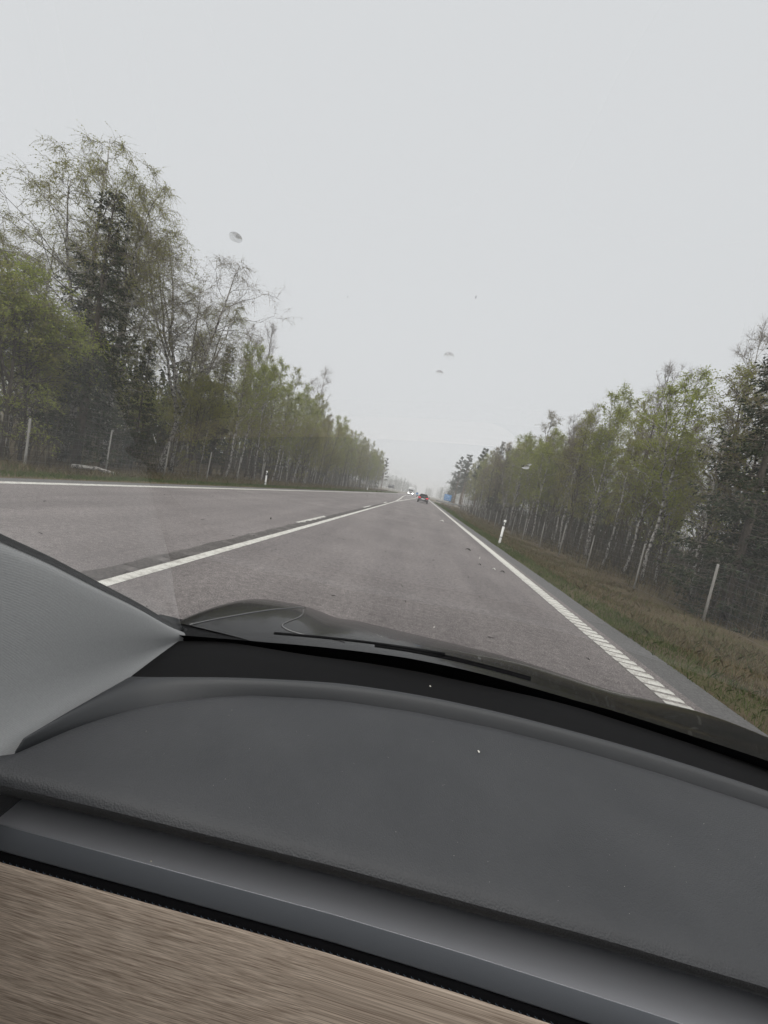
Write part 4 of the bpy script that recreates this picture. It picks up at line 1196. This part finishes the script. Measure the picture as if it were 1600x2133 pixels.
# door top low on the left
b = MB(); b.grid(put(np.array([[(-.455, y, z) for y in np.linspace(-.6, .372, 12)] for z in (-.8, -.5)] + [[(-.42, y, -.40) for y in np.linspace(-.6, .372, 12)], [(-.395, y, -.383) for y in np.linspace(-.6, .372, 12)], [(-.384, y, -.382) for y in np.linspace(-.6, .372, 12)]])))
part(b.build('door_top', M['pad_front'], own, True))
b = MB(); b.tube(put(np.array([(-.376, .30, -.40), (-.372, .355, -.402), (-.371, .375, -.404)])), .0022, 8); part(b.build('chrome_strip', M['chrome'], own, True))

# windscreen glass and its printed border
def Y0(x): return .855 - .36 * (x - .25) ** 2
SA = math.radians(38)
def gpt(x, t): return np.stack([x, Y0(x) - t * math.cos(SA), -.37 + t * math.sin(SA)], -1)
gx = np.linspace(-.60, 1.10, 61); gt = np.linspace(-.06, .98, 31)
GXX, GTT = np.meshgrid(gx, gt)
o = sheet(gpt(GXX, GTT), 'windscreen', M['glass'])
bx = np.linspace(-.60, 1.08, 90)
topz = np.interp(bx, [-.6, -.39, -.34, -.24, -.188, -.109, .043, .145, .24, .31, .41, .463, .609, .715, 1.0], [.036, .028, .022, .021, .025, .031, .045, .043, .036, .027, .024, .030, .034, .044, .052])
rows = [gpt(bx, np.full_like(bx, -.06)) - np.array([0, .004, .003]), gpt(bx, topz * .5 - .02) - np.array([0, .004, .003]), gpt(bx, topz) - np.array([0, .004, .003])]
sheet(rows, 'frit_border', M['frit'])
# black seal strip along the pillar
E2 = E + np.array([.0, .0025, .003]); E3 = E + np.array([-.003, .006, .0062]); E4 = E + np.array([-.02, .012, .004])
sheet([E4, E3, E2, E + np.array([-.003, .001, 0])], 'pillar_seal', M['frit'])
# unseen roof: glass panel lets light in, lining behind added to block it
def roof_z(x, y): return .29 + .05 * np.sin(np.clip((.12 - y) / 1.8, 0, 1) * PI) - .10 * ((x - .25) / .81) ** 2
rxs = np.linspace(-.56, 1.06, 9)
RXX, RYY = np.meshgrid(rxs, np.linspace(.06, -.31, 5))
sheet(np.stack([RXX, RYY, roof_z(RXX, RYY)], -1), 'unseen_glass_roof', M['glass'])
RXX, RYY = np.meshgrid(rxs, np.linspace(-.31, -1.7, 8))
sheet(np.stack([RXX, RYY, roof_z(RXX, RYY) + .002], -1), 'unseen_roof_lining', M['headliner'], thick=.03)
b = MB(); b.box((-.5, -1.9, EZ - 1.1), (1.0, -1.75, EZ - .25)); b.box((-.56, -1.75, EZ - 1.15), (1.0, .30, EZ - 1.05)); b.box((-.56, -1.75, EZ - 1.04), (-.50, .34, EZ - .45)); b.box((.98, -1.75, EZ - 1.05), (1.02, .36, EZ - .40))
part(b.build('unseen_cabin_shell', M['seat_cloth'], own))  # unseen shell, left wall and floor added against stray reflections
for sx_ in (0.0, .68):  # unseen seats added to block light from the rear
    b = MB(); P = []
    for (yc, z, hw, th_) in ((-.30, -.95, .24, .10), (-.36, -.70, .27, .11), (-.43, -.40, .28, .10), (-.48, -.15, .25, .09), (-.50, .0, .20, .07), (-.51, .04, .15, .06)):
        P.append([(sx_ + hw * math.copysign(abs(math.cos(a)) ** .6, math.cos(a)), yc + th_ * math.sin(a), EZ + z) for a in np.linspace(0, 2 * PI, 25)])
    b.grid(np.array(P)); st_ = part(b.build('unseen_seat_back', M['seat_cloth'], own, True))
    b = MB(); P = []
    for (z, k_) in ((.06, .5), (.09, .95), (.18, 1.0), (.27, .9), (.30, .4), (.302, .01)):
        P.append([(sx_ + .14 * k_ * math.copysign(abs(math.cos(a)) ** .6, math.cos(a)), -.49 + .06 * k_ * math.sin(a), EZ + z) for a in np.linspace(0, 2 * PI, 25)])
    b.grid(np.array(P)); b.build('unseen_headrest', M['seat_cloth'], st_, True)

# bonnet
hx = np.linspace(-.66, 1.32, 81); hy = np.linspace(.86, 2.3, 50)
HX, HY = np.meshgrid(hx, hy)
def bonnet_z(x, y):
    u = np.abs(x - .33)
    z = -.42 - .26 * (y - .8) ** 2
    z = z - 8.0 * np.clip(u - .82, 0, 1) ** 2
    z = z + np.where(x < .33, .008, 0) * np.exp(-((u - .72) / .09) ** 2) * np.clip((y - .8) * 2, 0, 1)
    q = np.clip((x - .40) / .5, 0, 1); z = z - .034 * q * q * (3 - 2 * q) * np.clip((y - .85) * 4, .2, 1)
    z = z - np.where(x < .33, .008, 0) * np.exp(-((u - .56) / .06) ** 2)
    return z
sheet(np.stack([HX, HY, bonnet_z(HX, HY)], -1)[:, ::-1], 'bonnet', M['bonnet'])
def highlight_tube(P, r, name, m_):
    P = smooth_curve(np.array([(x, y, 0) for x, y in P]), 40, 4)
    P[:, 2] = bonnet_z(P[:, 0], P[:, 1]) + r * .3
    b = MB(); b.tube(put(P), r, 6); part(b.build(name, m_, own, True))
highlight_tube([(-.478, .862), (-.456, .919), (-.426, .989), (-.391, 1.088), (-.353, 1.222), (-.334, 1.38)], .0020, 'bonnet_fold_glint', M['highlight_tube'])  # pale tube paints the light reflected along the bonnet fold
highlight_tube([(-.324, 1.311), (-.298, 1.221), (-.291, 1.137), (-.301, 1.046), (-.304, 1.006), (-.285, .992), (-.246, 1.000), (-.186, 1.006), (-.118, 1.004)], .0022, 'bonnet_reflection', M['highlight_tube'])  # pale tube paints a curved reflection on the bonnet
# plastic cowl outside the glass
cx = np.linspace(-.58, 1.08, 60)
rows = [gpt(cx, np.full_like(cx, -.055)) + np.array([0, .006, .0]), np.stack([cx, Y0(cx) + .035, np.full_like(cx, -.405)], -1), np.stack([cx, Y0(cx) + .08, np.full_like(cx, -.412)], -1), np.stack([cx, np.maximum(Y0(cx) + .12, .90), np.full_like(cx, -.43)], -1)]
sheet(rows, 'cowl_panel', M['cowl_plastic'])
b = MB(); b.box((-.54, .80, EZ - 1.25), (1.18, 1.3, EZ - .58)); b.box((-.50, 1.302, EZ - 1.25), (1.14, 1.9, EZ - .85)); b.box((-.62, .655, EZ - 1.25), (1.12, .798, EZ - .44))
part(b.build('bonnet_light_block', M['gap'], own))  # unseen black boxes added to stop road reflections in the glass
# wiper: arm and blade parked along the bottom of the glass
wp = bpy.data.objects.new('wiper', None); C.objects.link(wp); wp.parent = own; wp.location = OFF
wx = np.linspace(-.03, .31, 24)
def wl(x, t, out): return put(gpt(x, t) + np.array([0, out * math.sin(SA), out * math.cos(SA)]))
tb = np.interp(wx, [-.12, .05, .15, .33], [.036, .049, .047, .031])
b = MB(); b.tube(wl(wx, tb, .010), .0032, 6); b.build('wiper_blade', M['rubber'], wp)
b = MB(); b.tube(wl(wx, tb + .003, .014), .002, 5); b.build('blade_spine', M['rubber'], wp)
ax_ = np.linspace(-.24, .12, 14)
b = MB(); b.tube(wl(ax_, np.interp(ax_, [-.24, -.12, .12], [.018, .030, .054]), .016), np.interp(ax_, [-.24, -.1, .12], [.003, .003, .003]), 8); b.build('wiper_arm', M['rubber'], wp)

# ------------------------------------------------------------------ drops on the windscreen, specks on the dash
def on_glass(d):
    d = np.array(d, float); lo, hi = .05, 1.5
    for _ in range(50):
        mid = (lo + hi) / 2; p = d * mid
        zg = -.37 + (Y0(p[0]) - p[1]) / math.cos(SA) * math.sin(SA)
        if p[2] < zg: lo = mid
        else: hi = mid
        if False: break
    return d * lo
DROPS = []
def raindrop(pos, w, h, label):
    b = MB(); n = 16; rows = []
    th = np.linspace(0, 2 * PI, n + 1)
    for f, z in ((1.0, 0.0), (.93, .02), (.84, .10), (.72, .25), (.55, .50), (.36, .76), (.18, .94), (0.001, 1.0)):
        rows.append([(w * f * math.cos(a), h * f * math.sin(a) * (1.0 if math.sin(a) > 0 else 1.25), z * .17 * min(w, h)) for a in th])
    b.grid(np.array(rows))
    b.f.append(np.array([list(range(n))[::-1]])); b.m.append(np.array([0]))
    o = b.build('raindrop', M['water'], smooth=True)
    bm = bmesh.new(); bm.from_mesh(o.data); bmesh.ops.remove_doubles(bm, verts=bm.verts, dist=1e-7); bm.to_mesh(o.data); bm.free()
    o.scale = (.75, .75, .75)
    o.location = (pos[0], pos[1] + .0015, pos[2] + EZ + .0015)
    o.rotation_euler = (SA - PI, 0, 0)
    o.rotation_euler = (-(PI / 2 - 0) + (PI / 2 - SA), 0, 0)
    return tag(o, label, 'raindrop', 'raindrops on the windscreen')
for d, w, h, lab in (((-0.6196, 1.0, 0.5551), .0048, .0030, 'dark topped raindrop high on the glass above the leaning birch'),
                     ((-0.004, 1.0, 0.3506), .0042, .0030, 'larger of the two raindrops in the sky above the road end'),
                     ((-0.0189, 1.0, 0.3055), .0032, .0022, 'smaller of the two raindrops in the sky above the road end'),
                     ((0.2421, 1.0, 0.1142), .0042, .0028, 'bright raindrop before the right row of trees'),
                     ((0.2497, 1.0, 0.123), .0022, .0016, 'tiny drop touching the bright raindrop before the right trees')):
    raindrop(on_glass(d), w, h, lab)

def speck(name, x, y, z, s, label, seed):
    rng = np.random.default_rng(seed); bm = bmesh.new()
    bmesh.ops.create_icosphere(bm, subdivisions=2, radius=1)
    for v_ in bm.verts:
        v_.co = Vector((v_.co.x * s * 1.5, v_.co.y * s * .9, max(-.3, v_.co.z) * s * .6)) * (1 + rng.uniform(-.25, .25))
    me = bpy.data.meshes.new(name); bm.to_mesh(me); bm.free()
    o = link_mesh(name, me, M['crumb']); o.location = (x, y, z + EZ); o.rotation_euler = (0, 0, rng.uniform(0, 3))
    return tag(o, label, 'crumb')
speck('crumb', .165, .575, -.3630, .0016, 'pale crumb lying on the dashboard pad below the ridge', 1)
speck('crumb', -.203, .372, -.4478, .0010, 'tiny white crumb lying on the grey trim ledge under the dashboard pad', 2)
speck('crumb', .095, .745, -.3660, .0016, 'pale wisp of lint on the black shelf before the windscreen', 3)
m = mat('glass_dirt', (0.35, 0.35, 0.34), 0.9, spec=0.1)
m.node_tree.nodes['Principled BSDF'].inputs['Alpha'].default_value = 0.28
M['glass_dirt'] = m
rng = np.random.default_rng(5); b = MB()
for k in range(150):
    x_ = rng.uniform(-.45, .6); t_ = rng.uniform(.03, .80); q_ = gpt(np.array(x_), np.array(t_)); r_ = rng.choice([.0003, .0005, .0009], p=[.55, .35, .1])
    ux = np.array([1, 0, 0]); uy = np.array([0, -math.cos(SA), math.sin(SA)]); nn_ = np.array([0, math.sin(SA), math.cos(SA)]) * .0015
    el = rng.uniform(1, 2.2)
    b.add(put(np.array([q_ + nn_ + ux * r_ * math.cos(a) + uy * r_ * el * math.sin(a) for a in np.linspace(0, 2 * PI, 8)[:-1]])), [tuple(range(7))])
tag(b.build('glass_specks', M['glass_dirt']), 'faint dirt specks dotted over the windscreen', kind='stuff')
rng = np.random.default_rng(19); b = MB()
for k in range(70):
    x = rng.uniform(-.33, .55); y = rng.uniform(.37, .60); s = rng.choice([.00022, .0003, .0004], p=[.6, .3, .1])
    if y > np.interp(x, R2p[:, 0], R2p[:, 1]) - .02: continue
    z = -.3638
    b.add(put(np.array([(x - s, y, z), (x + s, y, z), (x, y + s * 1.3, z + s), (x, y - s, z + s), (x, y, z + 1.6 * s)])), [(0, 3, 4), (3, 1, 4), (1, 2, 4), (2, 0, 4)])
tag(b.build('dust_specks', M['crumb']), 'white dust specks scattered over the dashboard pad', kind='stuff')

# ------------------------------------------------------------------ haze: one box of thin fog round the whole place
b = MB(); b.box((-1160, -60, -2.2), (1160, 1190, 24.0))
hz = b.build('haze', [])
m = bpy.data.materials.new('thin_fog'); m.use_nodes = True
n, l = m.node_tree.nodes, m.node_tree.links; n.clear()
out = n.new('ShaderNodeOutputMaterial'); pv = n.new('ShaderNodeVolumePrincipled')
pv.inputs['Color'].default_value = (0.985, 0.995, 1.0, 1)
pv.inputs['Density'].default_value = 0.0021
pv.inputs['Anisotropy'].default_value = 0.0
l.new(pv.outputs[0], out.inputs['Volume'])
hz.data.materials.append(m)
tag(hz, kind='stuff')

# keep only trees that were planted
for kname, root in PROTO.items():
    if kname not in USED:
        for ch in list(root.children): bpy.data.objects.remove(ch)
        bpy.data.objects.remove(root)
